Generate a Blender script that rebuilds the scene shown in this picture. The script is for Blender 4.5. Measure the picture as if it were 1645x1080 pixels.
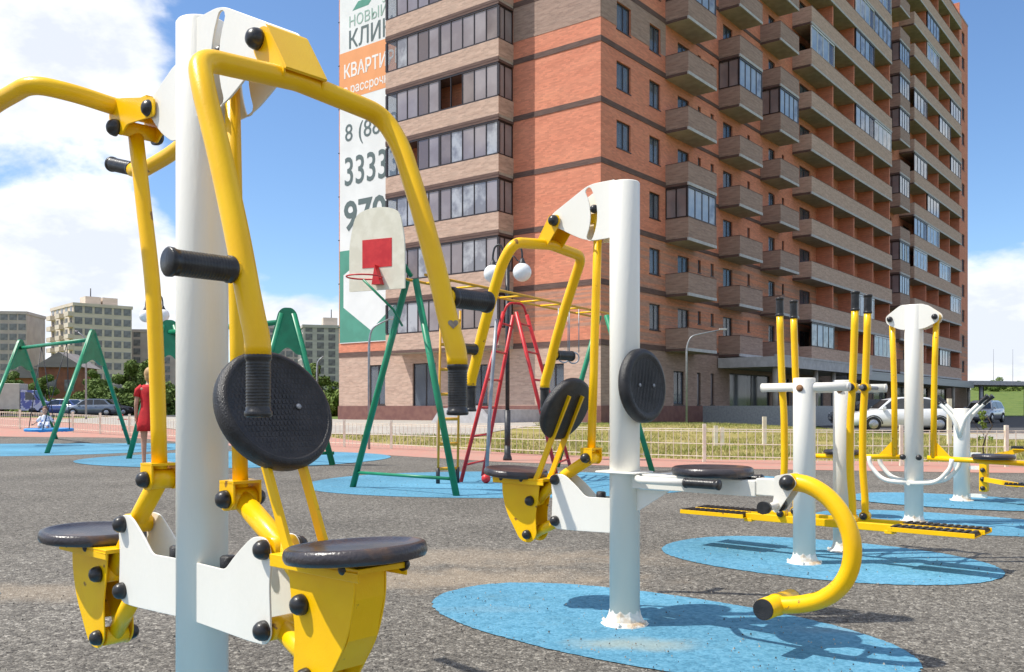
import bpy, bmesh, math, random
from mathutils import Vector, Matrix, noise
R = math.radians
random.seed(7)
sc = bpy.context.scene
for o in list(bpy.data.objects): bpy.data.objects.remove(o)
COL = sc.collection

# ------------------------------------------------------------------ camera
F, HY, CX, CH = 1470.0, 655.0, 822.5, 1.05
cd = bpy.data.cameras.new('camera'); cam = bpy.data.objects.new('camera', cd); COL.objects.link(cam)
cam.location = (0, 0, CH); cam.rotation_euler = (R(90), 0, 0)
cd.sensor_width = 36; cd.lens = F/1645*36; cd.shift_y = (HY-540)/1645
cd.clip_start = .05; cd.clip_end = 6000
cd.dof.use_dof = False
sc.camera = cam

# ------------------------------------------------------------------ world, sun, exposure
SUN_EL, SUN_AZ = 57.0, -95.0
w = bpy.data.worlds.new('World'); sc.world = w; w.use_nodes = True
nt = w.node_tree; nt.nodes.clear()
def N(t, **k):
    n = nt.nodes.new(t)
    for a, b in k.items(): setattr(n, a, b)
    return n
def Lk(a, b): nt.links.new(a, b)
sky = N('ShaderNodeTexSky', sky_type='NISHITA', sun_disc=False)
sky.sun_elevation = R(SUN_EL); sky.sun_rotation = R(SUN_AZ); sky.altitude = 150
sky.air_density = 1.0; sky.dust_density = .5; sky.ozone_density = 3.0
tc = N('ShaderNodeTexCoord'); sep = N('ShaderNodeSeparateXYZ'); Lk(tc.outputs['Generated'], sep.inputs[0])
def mth(op, a, b=None, c=None, clamp=False):
    n = N('ShaderNodeMath', operation=op, use_clamp=clamp)
    for i, v in enumerate((a, b, c)):
        if v is None: continue
        if isinstance(v, (int, float)): n.inputs[i].default_value = v
        else: Lk(v, n.inputs[i])
    return n.outputs[0]
zc = mth('MAXIMUM', sep.outputs[2], 0.0)
den = mth('ADD', zc, .11)
px_ = mth('DIVIDE', sep.outputs[0], den); py_ = mth('DIVIDE', sep.outputs[1], den)
cmb = N('ShaderNodeCombineXYZ'); Lk(sep.outputs[0], cmb.inputs[0]); Lk(sep.outputs[1], cmb.inputs[1]); Lk(mth('MULTIPLY', mth('POWER', zc, .8), 1.75), cmb.inputs[2])
def cloudnoise(scale, off, det=9, rough=.55, dist=.0):
    mp = N('ShaderNodeMapping'); mp.inputs['Location'].default_value = off; mp.inputs['Scale'].default_value = (1, 1.0, 1)
    Lk(cmb.outputs[0], mp.inputs[0])
    n = N('ShaderNodeTexNoise'); n.inputs['Scale'].default_value = scale; n.inputs['Detail'].default_value = det
    n.inputs['Roughness'].default_value = rough; n.inputs['Distortion'].default_value = dist
    Lk(mp.outputs[0], n.inputs['Vector']); return n.outputs[0]
n1 = cloudnoise(4.2, (8.8, 0.3, 4.1), det=11, rough=.55, dist=.12)
n2 = cloudnoise(8.5, (7.3, 4.2, 0), det=8, rough=.6)
# a large cumulus bank stands to the left of the view, clear sky ahead
def lobe(x, y, z, w0, w1):
    d = N('ShaderNodeVectorMath', operation='DOT_PRODUCT'); v = Vector((x, y, z)).normalized()
    d.inputs[1].default_value = v; nn = N('ShaderNodeVectorMath', operation='NORMALIZE'); Lk(tc.outputs['Generated'], nn.inputs[0])
    Lk(nn.outputs[0], d.inputs[0])
    m = N('ShaderNodeMapRange', interpolation_type='SMOOTHSTEP'); Lk(d.outputs['Value'], m.inputs[0])
    m.inputs[1].default_value = math.cos(R(w0)); m.inputs[2].default_value = math.cos(R(w1)); return m.outputs[0]
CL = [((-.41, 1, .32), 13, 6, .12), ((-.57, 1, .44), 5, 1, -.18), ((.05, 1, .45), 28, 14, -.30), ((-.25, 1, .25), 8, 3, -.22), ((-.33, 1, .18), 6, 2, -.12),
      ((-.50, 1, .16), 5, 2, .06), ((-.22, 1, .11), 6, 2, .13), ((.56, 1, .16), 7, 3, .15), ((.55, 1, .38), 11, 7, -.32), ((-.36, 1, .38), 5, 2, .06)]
acc = mth('ADD', n1, .075)  # raises cloud cover all round; the unseen part is added as white fill light
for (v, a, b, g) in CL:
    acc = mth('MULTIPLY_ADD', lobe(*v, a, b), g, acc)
hz = N('ShaderNodeMapRange', interpolation_type='SMOOTHSTEP'); Lk(sep.outputs[2], hz.inputs[0])
hz.inputs[1].default_value = .20; hz.inputs[2].default_value = .02; hz.inputs[3].default_value = 0; hz.inputs[4].default_value = .10
acc = mth('ADD', acc, hz.outputs[0])
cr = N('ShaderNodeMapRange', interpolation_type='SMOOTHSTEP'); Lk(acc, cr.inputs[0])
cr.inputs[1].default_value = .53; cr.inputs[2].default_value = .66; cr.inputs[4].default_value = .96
thick = mth('SUBTRACT', acc, n2)
shade = N('ShaderNodeMapRange'); Lk(thick, shade.inputs[0]); shade.inputs[1].default_value = .30; shade.inputs[2].default_value = .02
cmx = N('ShaderNodeMixRGB'); Lk(shade.outputs[0], cmx.inputs[0])
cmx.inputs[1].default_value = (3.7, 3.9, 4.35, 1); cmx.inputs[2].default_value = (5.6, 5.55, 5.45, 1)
tint = N('ShaderNodeMixRGB', blend_type='MULTIPLY'); tint.inputs[0].default_value = 1; Lk(sky.outputs[0], tint.inputs[1]); tint.inputs[2].default_value = (.59, .675, .76, 1)
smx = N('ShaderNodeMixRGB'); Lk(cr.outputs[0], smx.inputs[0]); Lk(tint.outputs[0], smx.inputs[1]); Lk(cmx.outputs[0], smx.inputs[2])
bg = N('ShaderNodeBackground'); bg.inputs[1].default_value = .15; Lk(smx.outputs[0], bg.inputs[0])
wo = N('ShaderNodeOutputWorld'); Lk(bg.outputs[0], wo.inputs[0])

sd = bpy.data.lights.new('sun', 'SUN'); sd.energy = 3.4; sd.angle = R(.6); sd.color = (1, .95, .86)
sun = bpy.data.objects.new('sun', sd); COL.objects.link(sun)
sdir = Vector((math.sin(R(SUN_AZ))*math.cos(R(SUN_EL)), math.cos(R(SUN_AZ))*math.cos(R(SUN_EL)), math.sin(R(SUN_EL))))
sun.rotation_euler = sdir.to_track_quat('Z', 'Y').to_euler(); sun.location = (-20, 0, 40)
sc.view_settings.view_transform = 'Standard'; sc.view_settings.look = 'None'
sc.view_settings.exposure = .66; sc.view_settings.gamma = 1; sc.view_settings.use_curve_mapping = False
sc.cycles.max_bounces = 6; sc.cycles.transparent_max_bounces = 12

# ------------------------------------------------------------------ materials
MATS = {}
def mat(name, col, rough=.5, metal=0., spec=.5, col2=None, nscale=5., ncon=(.4, .6), bump=0., bscale=60., stretch=None, coat=0., alpha=None, col3=None, n3=(.62, .68), n3scale=3., coord='Object'):
    m = bpy.data.materials.new(name); m.use_nodes = True; t = m.node_tree; b = t.nodes['Principled BSDF']
    b.inputs['Base Color'].default_value = (*col, 1); b.inputs['Roughness'].default_value = rough
    b.inputs['Metallic'].default_value = metal; b.inputs['Specular IOR Level'].default_value = spec
    if coat: b.inputs['Coat Weight'].default_value = coat; b.inputs['Coat Roughness'].default_value = .12
    tcn = t.nodes.new('ShaderNodeTexCoord'); mp = t.nodes.new('ShaderNodeMapping'); t.links.new(tcn.outputs[coord], mp.inputs[0])
    if stretch: mp.inputs['Scale'].default_value = stretch
    last = None
    def ns(scale, det=5):
        n = t.nodes.new('ShaderNodeTexNoise'); n.inputs['Scale'].default_value = scale; n.inputs['Detail'].default_value = det
        t.links.new(mp.outputs[0], n.inputs['Vector']); return n.outputs[0]
    def mr(src, a, bb):
        n = t.nodes.new('ShaderNodeMapRange'); t.links.new(src, n.inputs[0]); n.inputs[1].default_value = a; n.inputs[2].default_value = bb; return n.outputs[0]
    if col2:
        mx = t.nodes.new('ShaderNodeMixRGB'); t.links.new(mr(ns(nscale), *ncon), mx.inputs[0])
        mx.inputs[1].default_value = (*col, 1); mx.inputs[2].default_value = (*col2, 1); last = mx.outputs[0]
    if col3:
        mx = t.nodes.new('ShaderNodeMixRGB'); t.links.new(mr(ns(n3scale, 8), *n3), mx.inputs[0])
        if last: t.links.new(last, mx.inputs[1])
        else: mx.inputs[1].default_value = (*col, 1)
        mx.inputs[2].default_value = (*col3, 1); last = mx.outputs[0]
    if last: t.links.new(last, b.inputs['Base Color'])
    if bump:
        bp = t.nodes.new('ShaderNodeBump'); bp.inputs['Strength'].default_value = bump; bp.inputs['Distance'].default_value = .01
        t.links.new(ns(bscale, 3), bp.inputs['Height']); t.links.new(bp.outputs[0], b.inputs['Normal'])
    if alpha is not None:
        tr = t.nodes.new('ShaderNodeBsdfTransparent'); ms = t.nodes.new('ShaderNodeMixShader'); ms.inputs[0].default_value = alpha
        t.links.new(tr.outputs[0], ms.inputs[1]); t.links.new(b.outputs[0], ms.inputs[2]); t.links.new(ms.outputs[0], t.nodes['Material Output'].inputs[0])
    MATS[name] = m; return m
yel = mat('yellow_paint', (.95, .555, .001), .36, spec=.33, col2=(.92, .51, .001), nscale=7, col3=(.30, .14, .03), n3=(.695, .73), n3scale=16, bump=.07, bscale=180, coat=.12)
yeld = mat('old_yellow_paint', (.70, .36, .02), .5, col2=(.60, .30, .02), nscale=7, bump=.05)
wht = mat('white_paint', (.85, .82, .74), .38, col2=(.81, .78, .69), nscale=3, ncon=(.35, .65), stretch=(1, 1, .25), col3=(.42, .33, .23), n3=(.72, .80), n3scale=11, bump=.08, bscale=140, coat=.1)
rustw = mat('rusty_white_paint', (.76, .73, .66), .5, col2=(.50, .36, .22), nscale=16, ncon=(.54, .70), bump=.2, bscale=90)
rust = mat('rust', (.16, .07, .03), .8, col2=(.28, .14, .06), nscale=40)
rub = mat('black_rubber', (.012, .0115, .0125), .40, col2=(.026, .024, .025), nscale=20, bump=.35, bscale=260)
cap = mat('black_plastic', (.013, .013, .014), .33, col2=(.03, .028, .027), nscale=30, bump=.1, bscale=150)
seatm = mat('worn_seat_plastic', (.024, .022, .027), .30, col2=(.055, .047, .05), nscale=9, col3=(.12, .07, .045), n3=(.60, .68), n3scale=7, bump=.2, bscale=110)
grn = mat('green_paint', (.008, .20, .095), .4, col2=(.01, .25, .12), nscale=6, col3=(.02, .06, .04), n3=(.7, .74), n3scale=12)
redp = mat('red_paint', (.55, .015, .02), .4, col2=(.65, .03, .03), nscale=8)
dkm = mat('dark_metal', (.03, .03, .033), .45, metal=.3, col2=(.05, .05, .055), nscale=20)
grm = mat('grey_metal', (.35, .36, .38), .45, metal=.4, col2=(.28, .29, .31), nscale=10)
globe = mat('opal_globe', (.86, .85, .84), .25, col2=(.80, .80, .79), nscale=6, coat=.4)
hoopw = mat('cream_board', (.80, .76, .62), .5, col2=(.72, .68, .54), nscale=8)
fencem = mat('cream_fence_paint', (.80, .74, .60), .5, col2=(.72, .62, .48), nscale=9)
orange = mat('orange_brick', (.67, .255, .155), .85, col2=(.60, .21, .125), nscale=.7, stretch=(.5, .5, 2.5), ncon=(.30, .70), col3=(.69, .28, .165), n3=(.55, .78), n3scale=.4, bump=.35, bscale=9)
striped = mat('striped_brick', (.58, .23, .13), .85, col2=(.40, .22, .16), nscale=1.1, stretch=(.12, .12, 4.6), ncon=(.44, .58), bump=.35, bscale=9)
brown = mat('brown_brick', (.36, .25, .20), .85, col2=(.30, .20, .16), nscale=1.6, stretch=(.6, .6, 6), ncon=(.38, .62), bump=.35, bscale=9)
beige = mat('beige_brown_brick', (.52, .37, .29), .85, col2=(.45, .31, .24), nscale=1.6, stretch=(.5, .5, 5), ncon=(.38, .62), bump=.35, bscale=9)
darkb = mat('dark_brick_and_slab_shade', (.10, .058, .05), .85, col2=(.14, .085, .07), nscale=3, stretch=(.5, .5, 6))
plin = mat('plinth_plaster', (.17, .075, .065), .8, col2=(.21, .10, .08), nscale=3, bump=.2)
conc = mat('concrete', (.42, .38, .32), .85, col2=(.34, .30, .25), nscale=2, bump=.2, bscale=20)
slabe = mat('slab_edge', (.50, .49, .49), .8, col2=(.42, .41, .41), nscale=3)
frm = mat('dark_window_frame', (.018, .013, .014), .4, col2=(.03, .02, .02), nscale=10)
wfrm = mat('white_window_frame', (.72, .73, .75), .4, col2=(.62, .64, .66), nscale=6)
def glass(name, c, al, c2=None, sc_=.35, r=.06): return mat(name, c, r, spec=1.0, col2=c2 or tuple(x*.6 for x in c), nscale=sc_, ncon=(.42, .58), alpha=al)
gl1 = glass('window_glass', (.24, .20, .21), .92, (.34, .30, .31)); gl2 = glass('curtained_glass', (.42, .43, .46), .96, (.20, .20, .23), 1.2); gl6 = glass('brownish_glass', (.16, .12, .115), .88, (.26, .21, .2), .5)
gl3 = glass('clear_glass', (.16, .19, .24), .45); gl4 = glass('bluish_glass', (.30, .36, .47), .9, (.42, .47, .55), .8)
gl5 = glass('yellowish_glass', (.50, .42, .25), .9)
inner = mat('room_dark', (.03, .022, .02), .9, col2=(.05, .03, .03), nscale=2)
tar = mat('asphalt', (.055, .055, .058), .9, col2=(.075, .074, .075), nscale=3, bump=.3, bscale=60)
pave = mat('light_paving', (0.399, 0.365, 0.315), .9, col2=(0.340, 0.306, 0.264), nscale=1.2, bump=.2, bscale=25)
pink = mat('pink_track', (0.450, 0.211, 0.162), .9, col2=(0.405, 0.234, 0.180), nscale=2.5, bump=.2, bscale=40)
bark = mat('bark', (.10, .075, .055), .9, col2=(.06, .045, .035), nscale=20, stretch=(1, 1, .2), bump=.5)
skin = mat('skin', (.55, .32, .22), .55, col2=(.50, .28, .19), nscale=12)
hairb = mat('brown_hair', (.12, .05, .025), .6, col2=(.07, .03, .015), nscale=30, stretch=(1, 1, .1))
hairy = mat('fair_hair', (.50, .33, .15), .6, col2=(.36, .22, .1), nscale=30, stretch=(1, 1, .1))
dress = mat('red_cloth', (.62, .02, .025), .8, col2=(.48, .015, .02), nscale=10, bump=.3, bscale=12)
cloth = mat('white_blue_print_cloth', (.72, .74, .80), .8, col2=(.08, .16, .45), nscale=14, ncon=(.56, .58))
shoe = mat('shoe', (.30, .12, .07), .6, col2=(.2, .08, .05), nscale=10)
bluep = mat('blue_rope_paint', (.03, .22, .55), .5, col2=(.05, .3, .65), nscale=10)

def brickify(m, mortar, k=.5):
    t = m.node_tree; b = t.nodes['Principled BSDF']; src = b.inputs['Base Color'].links[0].from_socket
    tcn = t.nodes.new('ShaderNodeTexCoord'); sp = t.nodes.new('ShaderNodeSeparateXYZ'); t.links.new(tcn.outputs['Object'], sp.inputs[0])
    ad = t.nodes.new('ShaderNodeMath'); ad.operation = 'ADD'; t.links.new(sp.outputs[0], ad.inputs[0]); t.links.new(sp.outputs[1], ad.inputs[1])
    cb = t.nodes.new('ShaderNodeCombineXYZ'); t.links.new(ad.outputs[0], cb.inputs[0]); t.links.new(sp.outputs[2], cb.inputs[1])
    br = t.nodes.new('ShaderNodeTexBrick'); t.links.new(cb.outputs[0], br.inputs['Vector']); br.inputs['Scale'].default_value = 1
    br.inputs['Brick Width'].default_value = .26; br.inputs['Row Height'].default_value = .077; br.inputs['Mortar Size'].default_value = .006; br.inputs['Mortar Smooth'].default_value = .3
    br.inputs['Color1'].default_value = (.70, .70, .70, 1); br.inputs['Color2'].default_value = (1.25, 1.22, 1.2, 1); br.inputs['Mortar'].default_value = (*mortar, 1)
    mx = t.nodes.new('ShaderNodeMixRGB'); mx.blend_type = 'MULTIPLY'; mx.inputs[0].default_value = k; t.links.new(src, mx.inputs[1]); t.links.new(br.outputs['Color'], mx.inputs[2]); t.links.new(mx.outputs[0], b.inputs['Base Color'])
for m_, mo in ((orange, (.75, .95, 1.1)), (striped, (.75, .95, 1.1)), (brown, (1.25, 1.3, 1.35)), (beige, (1.15, 1.2, 1.25))): brickify(m_, mo)
def rubber_ground(name, stops, scale, stain=None, bstr=.6, fine=1.0):
    m = bpy.data.materials.new(name); m.use_nodes = True; t = m.node_tree; b = t.nodes['Principled BSDF']; b.inputs['Roughness'].default_value = .9
    b.inputs['Specular IOR Level'].default_value = .25
    tcn = t.nodes.new('ShaderNodeTexCoord')
    v = t.nodes.new('ShaderNodeTexVoronoi'); v.inputs['Scale'].default_value = scale; t.links.new(tcn.outputs['Object'], v.inputs['Vector'])
    sp = t.nodes.new('ShaderNodeSeparateColor'); t.links.new(v.outputs['Color'], sp.inputs[0])
    v2 = t.nodes.new('ShaderNodeTexVoronoi'); v2.inputs['Scale'].default_value = scale*.42; t.links.new(tcn.outputs['Object'], v2.inputs['Vector'])
    sp2 = t.nodes.new('ShaderNodeSeparateColor'); t.links.new(v2.outputs['Color'], sp2.inputs[0])
    av = t.nodes.new('ShaderNodeMath'); av.operation = 'MULTIPLY_ADD'; t.links.new(sp.outputs[0], av.inputs[0]); av.inputs[1].default_value = .6
    m2 = t.nodes.new('ShaderNodeMath'); m2.operation = 'MULTIPLY'; t.links.new(sp2.outputs[1], m2.inputs[0]); m2.inputs[1].default_value = .4; t.links.new(m2.outputs[0], av.inputs[2])
    r = t.nodes.new('ShaderNodeValToRGB'); t.links.new(av.outputs[0], r.inputs[0])
    e = r.color_ramp.elements; e[0].position, e[0].color = stops[0][0], (*stops[0][1], 1); e[1].position, e[1].color = stops[-1][0], (*stops[-1][1], 1)
    for p, c in stops[1:-1]: q = e.new(p); q.color = (*c, 1)
    last = r.outputs[0]
    if name == 'blue_rubber':
        nd = t.nodes.new('ShaderNodeTexNoise'); nd.inputs['Scale'].default_value = 3.1; nd.inputs['Detail'].default_value = 12; nd.inputs['Roughness'].default_value = .72; t.links.new(tcn.outputs['Object'], nd.inputs['Vector'])
        md = t.nodes.new('ShaderNodeMapRange'); t.links.new(nd.outputs[0], md.inputs[0]); md.inputs[1].default_value = .56; md.inputs[2].default_value = .74; md.inputs[4].default_value = .8
        mxd = t.nodes.new('ShaderNodeMixRGB'); t.links.new(md.outputs[0], mxd.inputs[0]); t.links.new(last, mxd.inputs[1]); mxd.inputs[2].default_value = (.09, .19, .24, 1); last = mxd.outputs[0]
    n = t.nodes.new('ShaderNodeTexNoise'); n.inputs['Scale'].default_value = .55; n.inputs['Detail'].default_value = 7; t.links.new(tcn.outputs['Object'], n.inputs['Vector'])
    mr = t.nodes.new('ShaderNodeMapRange'); t.links.new(n.outputs[0], mr.inputs[0]); mr.inputs[1].default_value = .3; mr.inputs[2].default_value = .7; mr.inputs[3].default_value = .80; mr.inputs[4].default_value = 1.20
    mm = t.nodes.new('ShaderNodeMixRGB'); mm.blend_type = 'MULTIPLY'; mm.inputs[0].default_value = 1; t.links.new(last, mm.inputs[1]); t.links.new(mr.outputs[0], mm.inputs[2]); last = mm.outputs[0]
    if stain:
        for (sx, sy, rx, ry, sc_, scol) in stain:
            mp = t.nodes.new('ShaderNodeMapping'); mp.inputs['Location'].default_value = (-sx/rx, -sy/ry, 0); mp.inputs['Scale'].default_value = (1/rx, 1/ry, 0)
            t.links.new(tcn.outputs['Object'], mp.inputs[0]); ln = t.nodes.new('ShaderNodeVectorMath'); ln.operation = 'LENGTH'; t.links.new(mp.outputs[0], ln.inputs[0])
            n3 = t.nodes.new('ShaderNodeTexNoise'); n3.inputs['Scale'].default_value = 5; n3.inputs['Detail'].default_value = 8; t.links.new(tcn.outputs['Object'], n3.inputs['Vector'])
            ad = t.nodes.new('ShaderNodeMath'); ad.operation = 'MULTIPLY_ADD'; t.links.new(n3.outputs[0], ad.inputs[0]); ad.inputs[1].default_value = 1.2; t.links.new(ln.outputs['Value'], ad.inputs[2])
            mq = t.nodes.new('ShaderNodeMapRange'); mq.interpolation_type = 'SMOOTHSTEP'; t.links.new(ad.outputs[0], mq.inputs[0]); mq.inputs[1].default_value = 1.7; mq.inputs[2].default_value = .8; mq.inputs[3].default_value = 0; mq.inputs[4].default_value = sc_
            mx = t.nodes.new('ShaderNodeMixRGB'); t.links.new(mq.outputs[0], mx.inputs[0]); t.links.new(last, mx.inputs[1]); mx.inputs[2].default_value = (*scol, 1); last = mx.outputs[0]
    t.links.new(last, b.inputs['Base Color'])
    bp = t.nodes.new('ShaderNodeBump'); bp.inputs['Strength'].default_value = bstr; bp.inputs['Distance'].default_value = .006
    t.links.new(v.outputs['Distance'], bp.inputs['Height']); bp.invert = True; t.links.new(bp.outputs[0], b.inputs['Normal'])
    MATS[name] = m; return m
SAND = (.46, .36, .25)
gran = rubber_ground('grey_rubber_granules', [(.10, (0.049, 0.044, 0.039)), (.35, (0.107, 0.098, 0.084)), (.62, (0.156, 0.143, 0.124)), (.8, (0.230, 0.213, 0.182)), (.93, (0.361, 0.336, 0.291))], 105,
                     stain=[(-.35, 5.6, 1.4, .45, .38, SAND), (-3.1, 5.2, 1.8, .35, .30, SAND), (-.6, 6.4, 2.2, .5, .3, SAND)], bstr=.8)
blue = rubber_ground('blue_rubber', [(.1, (0.060, 0.194, 0.292)), (.5, (0.093, 0.267, 0.387)), (.9, (0.129, 0.318, 0.447))], 75,
                     stain=[(.55, 4.05, .34, .16, .55, (.35, .36, .28)), (-.1, 4.75, .35, .1, .25, (.2, .3, .35)), (1.6, 4.3, .4, .12, .2, (.3, .3, .25))], bstr=.3)
def grass_mat(name, a, b_, c):
    m = mat(name, a, .9, spec=.15, col2=b_, nscale=.8, ncon=(.38, .6), col3=c, n3=(.52, .66), n3scale=.22, bump=.9, bscale=14); return m
grassm = grass_mat('dry_lawn', (0.258, 0.225, 0.064), (0.350, 0.285, 0.120), (0.184, 0.184, 0.041))
fieldm = grass_mat('field_grass', (.10, .15, .03), (.15, .19, .045), (.07, .12, .025))
earth = mat('worn_earth', (.34, .29, .22), .95, col2=(.26, .23, .15), nscale=1.2, bump=.4, bscale=20)

# ------------------------------------------------------------------ mesh helpers
def frames(p):
    n = len(p); T = []
    for i in range(n):
        a = p[min(i+1, n-1)]-p[max(i-1, 0)]
        T.append(a.normalized())
    u = T[0].orthogonal().normalized(); out = []
    for i in range(n):
        u = (u-T[i]*u.dot(T[i]))
        if u.length < 1e-6: u = T[i].orthogonal()
        u.normalize(); out.append((T[i], u, T[i].cross(u)))
    return out
def fillet(pts, r=.06, n=6):
    pts = [Vector(p) for p in pts]; out = [pts[0]]
    for i in range(1, len(pts)-1):
        a, b, c = pts[i-1], pts[i], pts[i+1]; d1 = (a-b); d2 = (c-b); l = min(r, d1.length*.48, d2.length*.48)
        p0 = b+d1.normalized()*l; p1 = b+d2.normalized()*l
        for k in range(n+1):
            t = k/n; out.append(p0*(1-t)**2+b*2*t*(1-t)+p1*t*t)
    out.append(pts[-1]); return out
class MB:
    def __init__(s): s.v = []; s.f = []; s.sm = []; s.mi = []; s.cur = 0
    def add(s, vs, fs, smooth=False):
        o = len(s.v); s.v += [tuple(v) for v in vs]
        for f in fs: s.f.append([i+o for i in f]); s.sm.append(smooth); s.mi.append(s.cur)
        return s
    def tube(s, pts, r, seg=14, cap=True, r1=None, smooth=True):
        pts = [Vector(p) for p in pts]; fr = frames(pts); vs = []; fs = []; n = len(pts)
        for i, (p, (T, u, v)) in enumerate(zip(pts, fr)):
            rr = r if r1 is None else r+(r1-r)*i/(n-1)
            for k in range(seg):
                a = 2*math.pi*k/seg; vs.append(p+(u*math.cos(a)+v*math.sin(a))*rr)
        for i in range(n-1):
            for k in range(seg):
                k2 = (k+1) % seg; fs.append([i*seg+k, i*seg+k2, (i+1)*seg+k2, (i+1)*seg+k])
        s.add(vs, fs, smooth)
        if cap:
            s.add(vs[:seg], [list(range(seg))[::-1]]); s.add(vs[-seg:], [list(range(seg))])
        return s
    def bar(s, pts, w, h, side=(0, 1, 0)):
        pts = [Vector(p) for p in pts]; side = Vector(side).normalized(); vs = []; fs = []; n = len(pts)
        for i in range(n):
            T = (pts[min(i+1, n-1)]-pts[max(i-1, 0)]).normalized(); nn = T.cross(side).normalized()
            for a, b in ((-1, -1), (1, -1), (1, 1), (-1, 1)): vs.append(pts[i]+side*a*w/2+nn*b*h/2)
        for i in range(n-1):
            for k in range(4): fs.append([i*4+k, i*4+(k+1) % 4, (i+1)*4+(k+1) % 4, (i+1)*4+k])
        fs += [[3, 2, 1, 0], [(n-1)*4+k for k in range(4)]]
        return s.add(vs, fs)
    def box(s, x0, x1, y0, y1, z0, z1):
        vs = [(x, y, z) for z in (z0, z1) for y in (y0, y1) for x in (x0, x1)]
        return s.add(vs, [[0, 2, 3, 1], [4, 5, 7, 6], [0, 1, 5, 4], [2, 6, 7, 3], [0, 4, 6, 2], [1, 3, 7, 5]])
    def lathe(s, prof, o=(0, 0, 0), axis=(0, 0, 1), seg=24, smooth=True):
        o = Vector(o); ax = Vector(axis).normalized(); q = Vector((0, 0, 1)).rotation_difference(ax); vs = []; fs = []
        n = len(prof)
        for r, z in prof:
            for k in range(seg):
                a = 2*math.pi*k/seg; vs.append(o+q@Vector((r*math.cos(a), r*math.sin(a), z)))
        for i in range(n-1):
            for k in range(seg):
                k2 = (k+1) % seg; fs.append([i*seg+k, i*seg+k2, (i+1)*seg+k2, (i+1)*seg+k])
        s.add(vs, fs, smooth)
        if prof[0][0] > 1e-4: s.add(vs[:seg], [list(range(seg))[::-1]])
        if prof[-1][0] > 1e-4: s.add(vs[-seg:], [list(range(seg))])
        return s
    def ball(s, c, r, seg=16, rings=8, scale=(1, 1, 1)):
        c = Vector(c); vs = []; fs = []
        for i in range(rings+1):
            t = math.pi*i/rings
            for k in range(seg):
                a = 2*math.pi*k/seg; vs.append(c+Vector((math.sin(t)*math.cos(a)*scale[0], math.sin(t)*math.sin(a)*scale[1], math.cos(t)*scale[2]))*r)
        for i in range(rings):
            for k in range(seg):
                k2 = (k+1) % seg; fs.append([i*seg+k, (i+1)*seg+k, (i+1)*seg+k2, i*seg+k2])
        return s.add(vs, fs, True)
    def prism(s, poly, fn, h0, h1):
        """poly: 2-D outline; fn(a,b,h) -> point"""
        n = len(poly); A = [fn(a, b, h0) for a, b in poly]; B = [fn(a, b, h1) for a, b in poly]
        s.add(A+B, [list(range(n))[::-1], list(range(n, 2*n))]+[[i, (i+1) % n, n+(i+1) % n, n+i] for i in range(n)]); return s
    def mesh(s, name, mats):
        me = bpy.data.meshes.new(name); me.from_pydata(s.v, [], s.f)
        me.polygons.foreach_set('use_smooth', s.sm); me.polygons.foreach_set('material_index', s.mi)
        for m in (mats if isinstance(mats, (list, tuple)) else [mats]): me.materials.append(m)
        bm = bmesh.new(); bm.from_mesh(me); bmesh.ops.remove_doubles(bm, verts=bm.verts, dist=1e-5)
        bmesh.ops.recalc_face_normals(bm, faces=bm.faces); bm.to_mesh(me); bm.free(); me.update(); return me
    def build(s, name, mats, parent=None, bevel=0, **k):
        return ob(name, s.mesh(name, mats), parent, bevel, **k)
def ob(name, me, parent=None, bevel=0, loc=None, rotz=None, mtx=None):
    o = bpy.data.objects.new(name, me); COL.objects.link(o)
    if parent is not None: o.parent = parent
    if mtx is not None: o.matrix_local = mtx
    if loc is not None: o.location = loc
    if rotz is not None: o.rotation_euler = (0, 0, rotz)
    if bevel:
        b = o.modifiers.new('bevel', 'BEVEL'); b.width = bevel; b.segments = 2; b.limit_method = 'ANGLE'; b.angle_limit = R(40); b.harden_normals = False
    return o
def tag(o, label=None, cat=None, group=None, kind=None):
    if label: o['label'] = label
    if cat: o['category'] = cat
    if group: o['group'] = group
    if kind: o['kind'] = kind
    return o
def thing(name, label, cat, loc=(0, 0, 0), rz=0, group=None):
    o = bpy.data.objects.new(name, None); COL.objects.link(o); o.location = loc; o.rotation_euler = (0, 0, rz); o.empty_display_size = .2
    return tag(o, label, cat, group)
def kids(o): return [c for c in bpy.data.objects if c.parent == o]
def copy_tree(o, parent=None, allobj=None):
    if allobj is None: allobj = list(bpy.data.objects)
    c = o.copy(); COL.objects.link(c)
    if parent is not None: c.parent = parent
    for ch in allobj:
        if ch.parent == o: copy_tree(ch, c, allobj)
    return c
def plate_mesh(name, outline, holes, th, m, bev=.0015):
    cu = bpy.data.curves.new(name, 'CURVE'); cu.dimensions = '2D'; cu.fill_mode = 'BOTH'; cu.extrude = th/2-bev; cu.bevel_depth = bev; cu.bevel_resolution = 1
    for poly in [outline]+holes:
        sp = cu.splines.new('POLY'); sp.points.add(len(poly)-1); sp.use_cyclic_u = True
        for p, q in zip(sp.points, poly): p.co = (q[0], q[1], 0, 1)
    t = bpy.data.objects.new('tmp', cu); COL.objects.link(t); bpy.context.view_layer.update()
    me = bpy.data.meshes.new_from_object(t.evaluated_get(bpy.context.evaluated_depsgraph_get())); bpy.data.objects.remove(t)
    me.transform(Matrix.Rotation(R(90), 4, 'X')); me.materials.clear(); me.materials.append(m); me.name = name; return me
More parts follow.
